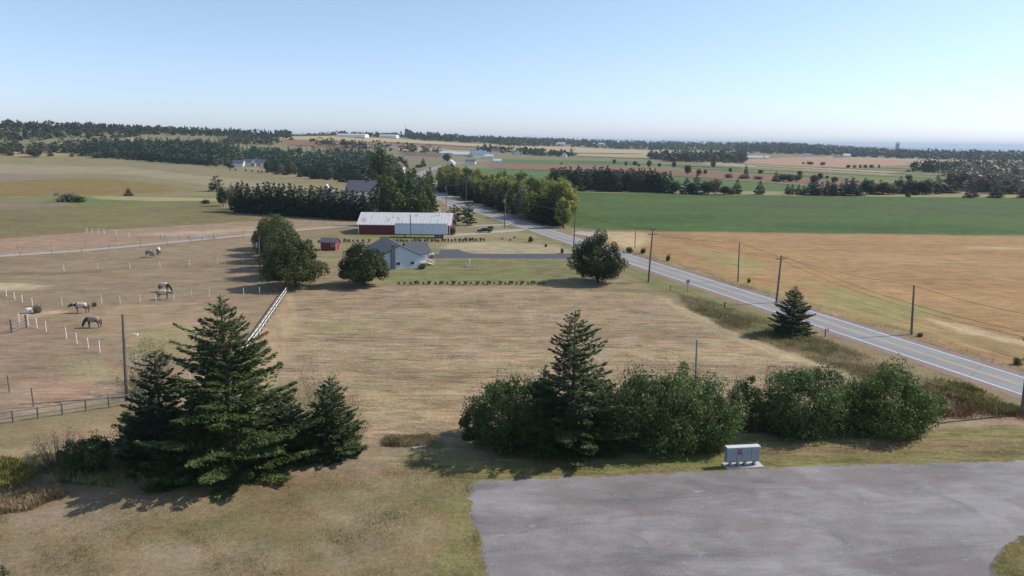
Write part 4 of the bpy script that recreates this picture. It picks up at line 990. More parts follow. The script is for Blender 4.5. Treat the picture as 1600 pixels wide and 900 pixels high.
def hill_wood(a0, a1, r0_, r1_, n, label):
    az_ = np.radians(np.linspace(a0, a1, 12)); w0 = [(r0_ * math.sin(a), r0_ * math.cos(a)) for a in az_]; w1 = [(r1_ * math.sin(a), r1_ * math.cos(a)) for a in az_[::-1]]
    return wood('wooded_hill', None, n, 9, 14, 'far_mix', label, .4, poly=w0 + w1)
hill_wood(-60, -16.5, 1330, 1900, 1500, "wooded crest of the ridge at the far left")
wood('woodland', [(-250, 238), (0, 231), (60, 232), (190, 226), (260, 228), (360, 226), (360, 236), (180, 240), (-250, 243)], 420, 6, 11, 'far_mix', "dark wood below the left ridge", .6)
wood('woodland', [(120, 243), (160, 246), (340, 259), (360, 250), (340, 232), (200, 226), (150, 232)], 560, 7, 12, 'spruce_far', "dark conifer wood beyond the big left field", .8)
wood('woodland', [(275, 226), (340, 228), (460, 244), (440, 262), (400, 258), (350, 250), (300, 238)], 480, 5, 8, 'plantation', "green plantation behind the grey house", .9)
wood('woodland', [(420, 268), (480, 274), (560, 284), (600, 290), (640, 262), (600, 244), (520, 238), (440, 238), (400, 240)], 760, 6, 10, 'spruce_far', "dense dark wood between the grey house and the road", .7)
wood('woodland', [(350, 226), (420, 228), (440, 224), (420, 216), (360, 214)], 110, 6, 10, 'far_mix', "wood patch below the ridge at left", .4)
wood('woodland', [(480, 226), (600, 236), (690, 240), (690, 237), (600, 230), (500, 223)], 90, 6, 12, 'far_mix', "scattered scrub on the far brown fields", .7)
wood('woodland', [(420, 209.5), (530, 213), (640, 216), (700, 219), (800, 221), (800, 218), (700, 216), (560, 211.5), (420, 207)], 1200, 8, 12, 'far_mix', "thin line of woods on the horizon left of centre", .3)
wood('woodland', [(640, 219), (740, 223), (800, 226), (810, 223), (720, 219), (640, 216)], 300, 9, 18, 'far_mix', "dark clumps of wood below the horizon at centre", .3)
wood('woodland', [(780, 228), (900, 230), (1100, 236), (1260, 239), (1260, 228), (1100, 226), (900, 222), (780, 220)], 1950, 8, 16, 'far_mix', "broad belt of distant woods at the centre horizon", .4)
wood('woodland', [(1150, 240), (1300, 244), (1450, 249), (1900, 258), (1900, 240), (1600, 237), (1420, 235), (1300, 231), (1150, 229)], 3000, 9, 17, 'far_mix', "broad belt of distant woods along the coast at right", .35)
wood('woodland', [(1035, 253), (1060, 253), (1165, 256), (1165, 250), (1060, 247), (1030, 248)], 150, 9, 17, 'far_mix', "trees around the long grey farm building", .4)
wood('woodland', [(1018, 249), (1045, 250), (1045, 247), (1018, 247)], 21, 10, 17, 'spruce_far', "dark trees left of the long grey farm building", .3)
wood('woodland', [(745, 236), (790, 240), (890, 246), (900, 243), (820, 238), (745, 233)], 105, 7, 13, 'spruce_far', "hedge trees behind the centre farm", .4)
wood('woodland', [(1420, 268), (1500, 272), (1560, 272), (1560, 264), (1440, 262)], 135, 7, 12, 'spruce_far', "dark clump left of the grey wood on the right", .6)
wood('woodland', [(1485, 291), (1540, 302), (1620, 305), (1900, 312), (1900, 268), (1600, 268), (1540, 268), (1500, 276)], 630, 9, 16, 'grey_tree', "grey brown wood at the right edge", .15)
wood('woodland', [(1290, 302), (1420, 303), (1480, 302), (1480, 297), (1420, 297), (1290, 298)], 40, 5, 8, 'spruce_far', "undergrowth inside the right tree line", .6)
wood('woodland', [(866, 296), (1040, 300), (1040, 293), (900, 288), (866, 288)], 150, 7, 10, 'spruce_far', "dark inside of the conifer belt", .9)

# ------------------------------------------------------------------ rough growth: tall grass, goldenrod
def growth(name, px, n, hlo, hhi, mat, label, wid=.02, world_patch=.0, cat='grass'):
    poly = [tuple(P(*q)[:2]) for q in px]; r_ = np.random.default_rng(n + int(px[0][0]))
    xs = [a for a, b_ in poly]; ys = [b_ for a, b_ in poly]
    Xs = r_.uniform(min(xs), max(xs), n * 6); Ys = r_.uniform(min(ys), max(ys), n * 6)
    ok = (poly_sd(Xs, Ys, poly) < 0) & ((wob(Xs, Ys, 1.6) + wob(Ys, Xs, .6) * .6 + r_.normal(0, .7, n * 6)) > world_patch); Xs = Xs[ok][:n]; Ys = Ys[ok][:n]; n = len(Xs)
    h = r_.uniform(hlo, hhi, n) * (1 + .35 * wob(Xs, Ys, 2.2))
    C = np.stack([Xs, Ys, h * .5], 1); A = r_.normal(0, .45, (n, 3)); A[:, 2] = 1
    V, F = rhombs(C, A, unit(n, r_) * np.array([1, 1, .3]) + np.array([.3, -.3, .9]), h * .55, wid)
    o = link(bpy.data.objects.new(name, mesh_np(name, V, F, M[mat]))); return tag(o, label, cat, kind='stuff')
growth('goldenrod', [(-60, 728), (20, 726), (48, 735), (60, 750), (30, 765), (-60, 780)], 9000, .4, 1.0, 'golden', "yellow goldenrod growing at the left edge", .16)
growth('tall_grass', [(-60, 765), (30, 752), (80, 750), (100, 775), (50, 798), (-60, 812)], 9000, .3, .7, 'drygrass', "tall tan grass below the goldenrod at left", .10)
growth('tall_grass', [(30, 722), (180, 700), (330, 745), (200, 765), (60, 752)], 6000, .3, .6, 'greengrass', "rough grass under the left spruces", .12)
growth('tall_grass', [(600, 684), (670, 680), (700, 692), (690, 702), (600, 697)], 2600, .25, .6, 'drygrass', "dry tall grass left of the foreground bushes", .10)
growth('tall_grass', [(1100, 468), (1240, 513), (1310, 540), (1420, 582), (1500, 612), (1600, 650), (1560, 655), (1450, 640), (1340, 592), (1240, 553), (1130, 512), (1075, 482), (1060, 462)], 26000, .15, .55, 'drygrass', "dry roadside grass in the ditch left of the road", .10, -.1)
growth('tall_grass', [(1090, 478), (1240, 523), (1310, 545), (1290, 560), (1180, 524), (1100, 492)], 7000, .2, .6, 'greengrass', "green weeds in the ditch left of the road", .14, .05)
growth('goldenrod', [(1455, 590), (1500, 600), (1600, 640), (1590, 652), (1520, 640), (1470, 616)], 2600, .3, .8, 'golden', "yellow goldenrod at the road verge on the right", .14, .8)
growth('tall_grass', [(1450, 600), (1600, 640), (1650, 660), (1560, 657), (1450, 652), (1430, 620)], 4500, .25, .65, 'redshrub', "reddish dry weeds at the road verge on the right", .10, .5)
growth('tall_grass', [(975, 390), (1100, 424), (1216, 460), (1400, 512), (1640, 585), (1640, 596), (1400, 524), (1216, 470), (970, 394)], 14000, .15, .45, 'drygrass', "dry grass along the field side of the road", .10, -.1)
growth('tall_grass', [(718, 756), (745, 750), (900, 743), (1120, 735), (1120, 731), (900, 739), (740, 746), (716, 751)], 3500, .06, .15, 'drygrass', "grass fringe along the top of the gravel lot", .12)
growth('tall_grass', [(728, 760), (737, 762), (748, 830), (768, 905), (755, 905), (740, 840)], 2500, .06, .15, 'drygrass', "grass fringe along the left of the gravel lot", .12)
growth('tall_grass', [(1545, 905), (1546, 885), (1564, 857), (1600, 836), (1640, 830), (1640, 905)], 7000, .06, .14, 'drygrass', "lawn grass at the bottom right corner", .12, .2)
growth('lawn_grass', [(-60, 905), (-60, 800), (150, 775), (450, 745), (640, 715), (1120, 712), (1450, 690), (1600, 690), (1600, 712), (1130, 725), (900, 738), (738, 750), (730, 765), (758, 905)], 50000, .04, .11, 'greengrass', "short dry lawn grass in the foreground", .16, -.3)
growth('lawn_grass', [(-60, 905), (-60, 780), (150, 775), (450, 745), (640, 715), (740, 740), (758, 905)], 60000, .04, .11, 'drygrass', "bleached grass blades in the foreground lawn", .16, -.2)
growth('weeds', [(-60, 905), (-60, 780), (150, 775), (450, 745), (640, 715), (740, 740), (758, 905)], 7000, .12, .28, 'greengrass', "scattered weed tufts standing in the foreground lawn", .12, .7)
growth('weeds', [(455, 470), (1030, 470), (1320, 580), (1160, 610), (700, 690), (570, 690), (480, 620)], 8000, .12, .26, 'greengrass', "scattered green weeds in the middle field", .14, .9)
growth('cut_hay', [(455, 540), (1230, 552), (1320, 580), (1240, 600), (1160, 610), (700, 690), (570, 690), (480, 620)], 30000, .05, .12, 'drygrass', "cut hay stubble in the middle field", .18, -.2)
# ------------------------------------------------------------------ buildings
def gable(name, label, loc, L, W, eave, ridge, rz, wall, roof, group=None, over=.35, openings=(), cat='house', chimneys=(), door_mat='white'):
    """ridge along local x; openings: (face, along, up, width, height, kind)"""
    t = thing(name, label, cat, loc, rz, group)
    m = MB(); m.prism([(-W / 2, 0), (W / 2, 0), (W / 2, eave), (0, ridge), (-W / 2, eave)], L); m.build('wall', M[wall], t)
    sl_ = (ridge - eave) / (W / 2); ro = MB(); th = .14
    for s in (-1, 1):
        y1 = s * (W / 2 + over); z1 = eave - sl_ * over
        ro.prism([(0, ridge + .02), (y1, z1 + .02), (y1, z1 + .02 + th), (0, ridge + .02 + th)][::s], L + 2 * over)
    ro.build('roof', M[roof], t)
    for (face, u, v, w, h, kind) in openings:
        if face == 'front': c, rz_ = (u, -W / 2, v), 0
        elif face == 'back': c, rz_ = (u, W / 2, v), 0
        elif face == 'right': c, rz_ = (L / 2, u, v), math.pi / 2
        else: c, rz_ = (-L / 2, u, v), math.pi / 2
        b_ = MB(); b_.box(*c, w, .12, h, rz_)
        fr = b_.build('window' if kind == 'window' else kind, M['white' if kind == 'window' else door_mat], t)
        if kind == 'window':
            g = MB(); g.box(*c, w - .18, .16, h - .18, rz_); g.build('pane', M['glass'], fr)
    for (x, y, z0, z1, s) in chimneys:
        c = MB(); c.box(x, y, (z0 + z1) / 2, s, s, z1 - z0); c.box(x, y, z1 + .06, s + .14, s + .14, .12); c.build('chimney', M['brick'], t)
    return t

# pale blue house: ridge runs away from the camera, gable with chimney in front
ax = math.atan2(-.93, .37)
hc = P(628, 419.5); ux = Vector((math.cos(ax), math.sin(ax), 0)); uy = Vector((-ux.y, ux.x, 0))
hl = 15.0
hcen = hc - ux * hl / 2 - uy * .3
H1 = gable('bungalow', "pale blue bungalow with grey roof and brick chimney beside the round tree", hcen, hl, 8.6, 2.75, 4.9, ax, 'house_blue', 'roof_grey',
     openings=[('right', -.5, 1.1, 1.1, .8, 'window'), ('right', 2.6, 1.1, 1.0, .75, 'window'), ('back', 3.5, 1.5, 1.4, 1.2, 'window'), ('front', 2, 1.5, 1.6, 1.1, 'window')])
# the rear hip wing, the porch wing, and the chimney on the gable
c = MB(); c.box(hl / 2 + .32, -1.6, 2.6, .6, .8, 5.2); c.box(hl / 2 + .32, -1.6, 5.26, .74, .95, .12); c.build('chimney', M['brick'], H1)
c = MB(); c.prism([(-3.2, .0), (3.2, 0), (3.2, 2.6), (0, 4.2), (-3.2, 2.6)], 3.6, (-1.2, 5.7, .01), math.pi / 2); c.build('wing_wall', M['house_blue'], H1)
c = MB()
for s in (-1, 1): c.prism([(0, 4.26), (s * 3.7, 2.36), (s * 3.7, 2.5), (0, 4.40)][::s], 5.4, (-1.2, 5.5, .01), math.pi / 2)
c.build('wing_roof', M['roof_grey'], H1)
c = MB(); c.box(3.2, 5.6, .45, 3.2, 2.4, .2); c.build('porch_floor', M['concrete'], H1)
for (x, y) in ((4.6, 6.6), (3.2, 6.7), (1.9, 6.7), (4.6, 4.7)):
    c = MB(); c.box(x, y, 1.45, .14, .14, 2.0); c.build('porch_post', M['white'], H1)
c = MB(); c.box(3.2, 5.6, 2.5, 3.6, 2.7, .12); c.build('porch_roof', M['roof_grey'], H1)
for s in (.5, 1.0, 1.5): 
    c = MB(); c.box(5.0, 6.7 + s * .62, .5 - s * .22, 1.6, .34, .12); c.build('step', M['white'], H1)
for q in (4.2, 5.8):
    c = MB(); c.tube([(q, 6.8, 1.35), (q, 8.1, .7)], .06, 5); c.tube([(q, 8.1, 0), (q, 8.1, .75)], .05, 5); c.build('stair_rail', M['white'], H1)
mid_tree('bush', 659, 420, "green bush at the foot of the bungalow porch", ty=412, wpx=15)

# red barn with long tin roof
bl = P(560, 366.0); br = P(703, 367.5)
bw = (br - bl).length; bc = (bl + br) / 2; brz = math.atan2(br.y - bl.y, br.x - bl.x); bn = Vector((-math.sin(brz), math.cos(brz), 0))
B1 = gable('barn', "long red barn with weathered tin roof behind the white trailer", bc + bn * 7.0, bw, 14.0, 2.9, 5.6, brz, 'barn_red', 'tin', cat='barn', over=.45)
c = MB()
for u in (-bw / 2 + .1, bw / 2 - .1): c.box(u, -7.03, 1.42, .2, .1, 2.84)
c.build('corner_board', M['white'], B1)
c = MB(); c.tube([(bw / 2 - 3.4, -1.5, 5.0), (bw / 2 - 3.4, -1.5, 7.2)], .14, 8); c.build('vent_pipe', M['white'], B1)
for i in range(26):        # standing seams of the near slope
    u = -bw / 2 + (i + .5) * bw / 26; c = MB()
    c.prism([(-.02, 5.77), (-7.4, 2.92), (-7.4, 2.97), (-.02, 5.82)], .06, (u, 0, 0)); c.build('roof_seam', M['tin'], B1)
for u in (-bw * .30, -bw * .08): 
    c = MB(); c.box(u, -7.02, 1.2, 2.2, .12, 2.4); c.build('door', M['barn_red'], B1)

# white semi trailer
M['trailer_sky_tinted'] = surf('trailer_panels_sky_tint', (.66, .75, .86), (.60, .69, .80), 1, .45)  # bluish tint of sky light on the shaded side put into the white
tl = P(617, 371.5); tr_ = P(698, 372.5); tL = (tr_ - tl).length; tc = (tl + tr_) / 2; trz = math.atan2(tr_.y - tl.y, tr_.x - tl.x); tn = Vector((-math.sin(trz), math.cos(trz), 0))
T1 = thing('semi_trailer', "long white box semi trailer parked in front of the red barn", 'trailer', tc + tn * 1.3, trz)
c = MB(); c.box(0, 0, 2.45, tL, 2.5, 2.75); c.build('box_body', M['trailer_sky_tinted'], T1)
for z, h in ((1.04, .14), (3.86, .10)):
    c = MB(); c.box(0, 0, z, tL + .06, 2.58, h); c.build('rail', M['grey_metal'], T1)
for i in range(30):
    c = MB(); c.box(-tL / 2 + (i + .5) * tL / 30, -1.262, 2.45, .05, .03, 2.68); c.build('rib', M['trailer_sky_tinted'], T1)
c = MB(); c.box(tL / 2 + .04, 0, 2.45, .08, 2.4, 2.6); c.build('rear_door', M['grey_metal'], T1)
for s in (-1, 1):
    c = MB(); c.box(-tL / 2 + 2.6, s * .8, .55, .14, .14, 1.0); c.build('landing_leg', M['dark'], T1)
    for xx in (tL / 2 - 1.6, tL / 2 - 2.9):
        w = MB(); w.tube([(xx, s * 1.15 - .15, .5), (xx, s * 1.15 + .15, .5)], .5, 16); wo_ = w.build('wheel', M['rubber'], T1, True)
        w = MB(); w.tube([(xx, s * 1.15 - .17, .5), (xx, s * 1.15 + .17, .5)], .24, 10); w.build('hub', M['grey_metal'], wo_)

# red shed
sp_ = P(513.5, 391.5)
S1 = gable('shed', "small red shed with grey roof and white corner boards", sp_ + Vector((0, 1.4, 0)), 3.9, 2.8, 2.0, 2.9, rad(-3), 'shed_red', 'roof_grey', cat='shed', over=.2, openings=[('front', 1.1, 1.35, .8, .7, 'window')])
c = MB()
for u in (-1.9, 1.9): c.box(u, -1.42, .98, .16, .08, 1.96)
c.build('corner_board', M['white'], S1)
c = MB(); c.box(-.4, -1.42, .95, .9, .06, 1.8); c.build('door', M['shed_red'], S1)

# houses seen above or between the woods
def far_house(px, base, wpx, dpt, eave, ridge, rz, wall, roof, label, openings=(), cat='house', name='farmhouse', chim=()):
    p = P(px, base); L = wpx / ppm(p)
    return gable(name, label, p + Vector((0, dpt / 2, 0)), L, dpt, eave, ridge, rz, wall, roof, cat=cat, openings=openings, chimneys=chim)
M['far_white'] = M['white']
M['blue_roof'] = surf('blue_grey_roof', (.17, .23, .33), (.13, .18, .27), 1, .7)
M['red_roof'] = surf('dull_red_roof', (.20, .07, .07), (.15, .05, .05), 1, .8)
M['pale_roof'] = surf('pale_metal_roof', (.62, .62, .62), (.52, .52, .52), 1, .5)
M['tower_grey'] = surf('dark_tower_cladding', (.11, .135, .165), (.08, .10, .12), .2, .7)
h = far_house(398, 260, 34, 9, 3.4, 6.8, rad(-4), 'white', 'roof_grey', "large grey roofed house with white front gable beyond the left field", [('front', -4, 1.7, 1.6, 1.2, 'window'), ('front', 4.5, 1.7, 2.2, 1.8, 'window'), ('front', -7, 1.7, 1.4, 1.2, 'window')])
c = MB(); c.prism([(-2.6, 0), (2.6, 0), (2.6, 3.2), (0, 5.9), (-2.6, 3.2)], 3.0, (-1.0, -5.2, .01), math.pi / 2); c.build('gable_front', M['white'], h)
c = MB()
for s in (-1, 1): c.prism([(0, 6.0), (s * 3.0, 2.9), (s * 3.0, 3.05), (0, 6.15)][::s], 6.2, (-1.0, -3.9, .01), math.pi / 2)
c.build('gable_roof', M['roof_grey'], h)
g = MB(); g.box(-1.0, -6.72, 1.8, 2.4, .1, 2.0); g.build('window', M['glass'], h)
far_house(371, 260, 18, 8, 3.0, 6.0, rad(-4), 'white', 'roof_grey', "grey roofed garage left of the large grey house", [('front', -2.5, 1.4, 2.4, 2.0, 'door')], name='garage', cat='garage')
far_house(563, 318, 44, 12, 5.2, 9.4, rad(-3), 'white', 'roof_grey', "white house with wide grey roof showing above the windbreak", [('front', 5, 1.9, 1.4, 1.5, 'window'), ('front', 1, 1.9, 1.4, 1.5, 'window'), ('front', -4, 1.9, 1.4, 1.5, 'window')], chim=[(3, 0, 7, 10.4, .7)])
far_house(510, 322, 14, 5, 5.0, 8.6, rad(90), 'white', 'pale_roof', "small white gable tip peeking over the windbreak")
far_house(622, 270, 8, 10, 5, 9.0, rad(70), 'white', 'red_roof', "white gable with red edge rising above the leafy trees")
far_house(722, 244.5, 28, 16, 3.2, 6.2, rad(-3), 'white', 'pale_roof', "long white barn at the left of the centre farm", cat='barn', name='barn')
far_house(700, 241.5, 26, 12, 2.6, 4.6, rad(-3), 'white', 'pale_roof', "low white roofed barn behind the long white barn", cat='barn', name='barn')
far_house(748, 246, 24, 16, 5.5, 10.0, rad(20), 'white', 'blue_roof', "large blue roofed barn in the centre farm", cat='barn', name='barn')
far_house(764, 248, 13, 9, 3.5, 6.2, rad(0), 'white', 'pale_roof', "white shed right of the blue roofed barn", cat='shed', name='farm_shed')
far_house(774, 241, 12, 9, 5.0, 9.5, rad(10), 'white', 'red_roof', "house with dull red roof at the centre farm", [('front', 1.5, 3, 1.4, 1.6, 'window')])
far_house(777, 254.5, 12, 7, 2.6, 4.8, rad(0), 'white', 'pale_roof', "small white building at the right of the centre farm", cat='shed', name='farm_shed')
far_house(735, 256.5, 16, 8, 3.0, 5.2, rad(-5), 'white', 'roof_grey', "grey roofed building above the poplar grove")
far_house(704, 259.5, 10, 8, 3.5, 6.5, rad(75), 'white', 'pale_roof', "white barn end close to the far road")
far_house(808, 242.5, 8, 7, 3.5, 6.0, rad(0), 'white', 'blue_roof', "small blue roofed house in the hedge right of the centre farm")
far_house(882, 246.2, 7, 8, 5, 8.5, rad(80), 'white', 'red_roof', "white and red house alone right of centre")
far_house(937, 229, 19, 30, 8, 10, rad(0), 'white', 'pale_roof', "long white warehouse on the centre right horizon", cat='warehouse', name='warehouse')
far_house(876, 228.5, 15, 30, 8, 10, rad(0), 'white', 'pale_roof', "white warehouse among trees near the centre horizon", cat='warehouse', name='warehouse')
far_house(970, 229.6, 10, 14, 5, 8, rad(0), 'white', 'pale_roof', "small white roofs right of the long warehouse", cat='shed', name='farm_shed')
far_house(1051, 251.2, 28, 14, 3.4, 5.0, rad(-2), 'wood_grey', 'blue_roof', "long low grey farm building among trees", cat='barn', name='barn')
for x, w, l in [(1173, 8, "first white building of the four in a row, leftmost"), (1181, 6, "second white building of the four in a row"), (1189, 7, "third white building of the four in a row"), (1199, 6, "fourth white building of the four in a row, rightmost")]:
    far_house(x, 248.6, w, 8, 3.2, 5.6, rad(0), 'white', 'pale_roof', l, cat='barn', name='farm_building')
far_house(1262, 244.6, 10, 8, 3.5, 6.4, rad(0), 'white', 'blue_roof', "white house with blue roof beyond the pink field")
far_house(1324, 246.4, 10, 10, 5, 8.0, rad(0), 'white', 'pale_roof', "bright white barn beyond the pink field", cat='barn', name='barn')
far_house(1311, 247, 14, 8, 2.4, 3.6, rad(0), 'white', 'roof_grey', "low shed attached left of the bright white barn", cat='shed', name='farm_shed')
far_house(1567, 249.8, 10, 8, 2.6, 5.0, rad(0), 'white', 'pale_roof', "white roofed house among trees at the far right")
far_house(1397, 235.5, 9, 10, 3, 5.5, rad(0), 'white', 'pale_roof', "tiny white roof below the dark silo tower")
far_house(548, 214.8, 44, 40, 5.5, 7.5, rad(-1), 'white', 'pale_roof', "very long white factory hall on the left horizon", cat='factory', name='factory_hall')
far_house(606, 216.0, 26, 40, 6, 8, rad(-1), 'white', 'pale_roof', "white factory hall left of the dark plant tower", cat='factory', name='factory_hall')
# small far white things in rows
for x in (572, 579, 596, 604, 615, 620):
    p = P(x, 230 + (x - 572) * .08); m = MB(); m.box(0, 0, 1.6, 9, 3, 2.6); m.box(0, 0, 3.0, 9.3, 3.3, .2)
    o = m.build('parked_trailer', M['white']); o.location = p; tag(o, "white trailer in the line parked on the far brown field", 'trailer', "far white trailers on the brown field")
# plant tower and silo tower
def tower(px, base, boxes, label, masts=()):
    p = P(px, base); k_ = ppm(p); t = thing('plant_tower', label, 'tower', p)
    for (dx, w, ty, dep) in boxes:
        h_ = hgt(p, ty); m = MB(); m.box(dx / k_, dep, h_ / 2, w / k_, w / k_ * .8, h_); m.build('tower_block', M['tower_grey'], t)
    for (dx, ty) in masts:
        h_ = hgt(p, ty); m = MB(); m.tube([(dx / k_, 0, 0), (dx / k_, 0, h_)], [.6, .3], 5); m.build('mast', M['grey_metal'], t)
    return t
tower(636, 214.5, [(-.5, 5, 201.5, 0), (3.5, 5, 203, 3), (-9, 2, 205, 0)], "dark blocky plant tower with thin mast on the horizon", [(-2, 192)])
t = tower(1401.5, 236, [(0, 4.2, 224, 0)], "single dark silo tower standing by the coast")
m = MB(); p = P(1401.5, 236); m.box(0, 0, hgt(p, 222.6), 5 / ppm(p), 4 / ppm(p), 3); m.build('tower_cap', M['dark'], t)
p = P(404, 210); m = MB(); m.tube([(0, 0, 0), (0, 0, hgt(p, 181))], [.5, .25], 4); o = m.build('radio_mast', M['grey_metal']); o.location = p; tag(o, "hair thin radio mast above the left ridge", 'mast')

# ------------------------------------------------------------------ poles and wires
POLETOP = {}
def utility_pole(key, bx, by, tx, ty, label, arms=(), base_h=None, r=.15, lamp=None, transformer=None, insul=True, group="utility poles"):
    p = P(bx, by); h = hgt(p, ty)
    # lean so that the top lands where it does
    lo = proj((p.x, p.y, p.z + h))[0]; dx = (tx - lo) / ppm(p); dx = max(-.7, min(.7, dx))
    t = thing('utility_pole', label, 'pole', p, 0, group)
    m = MB(); m.tube([(0, 0, -.2), (dx * .5, 0, h * .5), (dx, 0, h)], [r * 1.2, r, r * .75], 10); m.build('post', M['grey_metal' if key == 'O' else 'pole_wood'], t)
    tops = [Vector((p.x + dx, p.y, p.z + h))]
    for (dz, ln, ang) in arms:
        m = MB(); m.box(dx, -.15, h - dz, ln, .1, .12, rad(ang)); a = m.build('crossarm', M['wood_grey'], t)
        for u in (-.46, -.2, .2, .46):
            c = MB(); ca, sa = math.cos(rad(ang)), math.sin(rad(ang))
            c.tube([(dx + u * ln * ca, -.15 + u * ln * sa, h - dz + .05), (dx + u * ln * ca, -.15 + u * ln * sa, h - dz + .28)], [.045, .03], 6); c.build('insulator', M['glass'], a)
        tops += [Vector((p.x + dx + u * ln * ca, p.y - .15 + u * ln * sa, p.z + h - dz + .3)) for u in (-.46, .46)]
    if transformer:
        c = MB(); c.tube([(dx * .8 - .42, 0, h - transformer), (dx * .8 - .42, 0, h - transformer + .9)], .22, 12); c.build('transformer', M['postbox'], t)
        c = MB(); c.box(dx * .8 - .2, 0, h - transformer + .5, .3, .06, .08); c.build('bracket', M['dark'], t)
    if lamp:
        z0, ln, s = lamp
        pts = [(dx * z0 / h, 0, z0), (dx + s * ln * .35, 0, z0 + ln * .75), (dx + s * ln * .8, 0, z0 + ln * 1.05), (dx + s * ln, 0, z0 + ln * 1.08)]
        c = MB(); c.tube(pts, .035, 6); c.build('lamp_arm', M['white'], t)
        c = MB(); c.box(dx + s * (ln + .2), 0, z0 + ln * 1.06, .5, .24, .16); c.build('lamp_head', M['white'], t)
    POLETOP[key] = tops; return t
utility_pole('A', 1013, 441, 1020, 358, "tall pole with two crossarms left of the road", [(.15, 1.3, 20), (1.0, 2.2, 20)], r=.16)
utility_pole('B', 1213, 473, 1221, 399, "pole with one crossarm behind the lone roadside spruce", [(.6, 2.4, 20)], r=.17)
utility_pole('C', 1153, 440, 1155.5, 379, "bare pole at the edge of the stubble field", r=.13)
utility_pole('D', 1424, 523, 1428.5, 446, "plain wooden pole standing in the stubble on the right", r=.15)
utility_pole('E', 992, 388, 993, 357, "short thin pole beyond the round roadside tree", r=.10)
utility_pole('F', 896, 396, 899, 328, "pole rising behind the round roadside tree", [(.5, 1.2, 20)], r=.14)
utility_pole('G', 788, 357, 790.6, 303, "pole at the barn drive entrance", [(.5, 1.0, 20)], r=.14, transformer=2.6)
utility_pole('H', 728, 321, 728.6, 284, "slim pole left of the barn drive against the grove", r=.13)
utility_pole('I', 697, 323, 698, 289, "pole with small lamp by the far road bend", r=.13, transformer=1.8)
utility_pole('K', 643, 386, 641, 335, "tall pole in front of the trailer behind the bungalow", r=.15)
utility_pole('L', 198, 620, 191, 491, "dark lamp pole with curved white arm by the paddock", r=.15, lamp=(5.8, .95, 1), group=None)
utility_pole('N', 406, 437, 404.5, 369, "pale pole with blue grey transformer in front of the round trees", r=.13, transformer=2.2, group=None)
utility_pole('O', 1085, 640, 1089, 531, "grey pole sticking up out of the willow bushes", r=.11, group=None)
utility_pole('J', 1597, 648, 1612, 520, "pole cut by the right edge of the view", [(.6, 2.4, 20)], r=.17)
def wire(a, b_, sag, label, r=.022, group="overhead wires"):
    n = 18; pts = [a.lerp(b_, i / n) - Vector((0, 0, sag * 4 * (i / n) * (1 - i / n))) for i in range(n + 1)]
    m = MB(); m.tube(pts, r, 3, False); o = m.build('overhead_wire', M['wire']); tag(o, label, 'wire', group)
T_ = POLETOP
for u in (1, 2): wire(T_['A'][u], T_['B'][u], .9, "overhead wire between the two crossarm poles")
for u in (1, 2): wire(T_['B'][u], T_['J'][u], 1.1, "overhead wire sweeping from the spruce pole to the right edge")
wire(T_['C'][0], T_['D'][0], .9, "overhead wire over the stubble between two plain poles")
wire(T_['D'][0], P(1800, 640) + Vector((0, 0, 8.5)), 1.0, "overhead wire leaving the right hand pole toward the right edge")
wire(T_['E'][0], T_['C'][0], .8, "overhead wire over the stubble beyond the road")
for u in (1, 2): wire(T_['A'][u], T_['F'][u], 1.0, "overhead wire from the two arm pole toward the round tree")
for u in (1, 2): wire(T_['F'][u], T_['G'][u], 1.0, "overhead wire past the round roadside tree")
wire(T_['G'][1], T_['H'][0], .9, "overhead wire along the poplar grove"); wire(T_['H'][0], T_['I'][0], .6, "overhead wire near the far road bend")

# ------------------------------------------------------------------ fences
def board_fence(label, pts, post_h, rails, rail_mat, post_mat, post_w=.12, rail_h=.13, name='rail_fence', group=None):
    """pts: world points of the posts; one part per rail board"""
    t = thing(name, label, 'fence', pts[0], 0, group); o0 = Vector(pts[0])
    for p in pts:
        c = MB(); q = Vector(p) - o0; c.box(q.x, q.y, post_h / 2, post_w, post_w, post_h); c.build('post', M[post_mat], t)
    for a, b_ in zip(pts, pts[1:]):
        d = (b_ - a); mid_ = (a + b_) / 2 - o0
        for z in rails:
            c = MB(); c.box(mid_.x, mid_.y, z, d.length - .02, .05, rail_h, math.atan2(d.y, d.x)); c.build('rail', M[rail_mat], t)
    return t
def along(px, n):
    ps = [P(*q) for q in px]; L = [0]
    for a, b_ in zip(ps, ps[1:]): L.append(L[-1] + (b_ - a).length)
    out = []
    for i in range(n):
        s = L[-1] * i / (n - 1)
        for j in range(len(ps) - 1):
            if s <= L[j + 1] + 1e-6: out.append(ps[j].lerp(ps[j + 1], (s - L[j]) / (L[j + 1] - L[j]))); break
    return out
board_fence("white two board fence running down from the round trees behind the big spruce", along([(448, 459), (403, 526), (345, 600)], 20), 1.25, (.55, 1.1), 'white', 'wood_grey', rail_h=.17)
board_fence("grey two rail fence at the left edge in front of the paddock", along([(-60, 671), (15, 661), (95, 649), (205, 632), (240, 628)], 9), 1.2, (.5, 1.1), 'grey_metal', 'wood_grey', rail_h=.10)
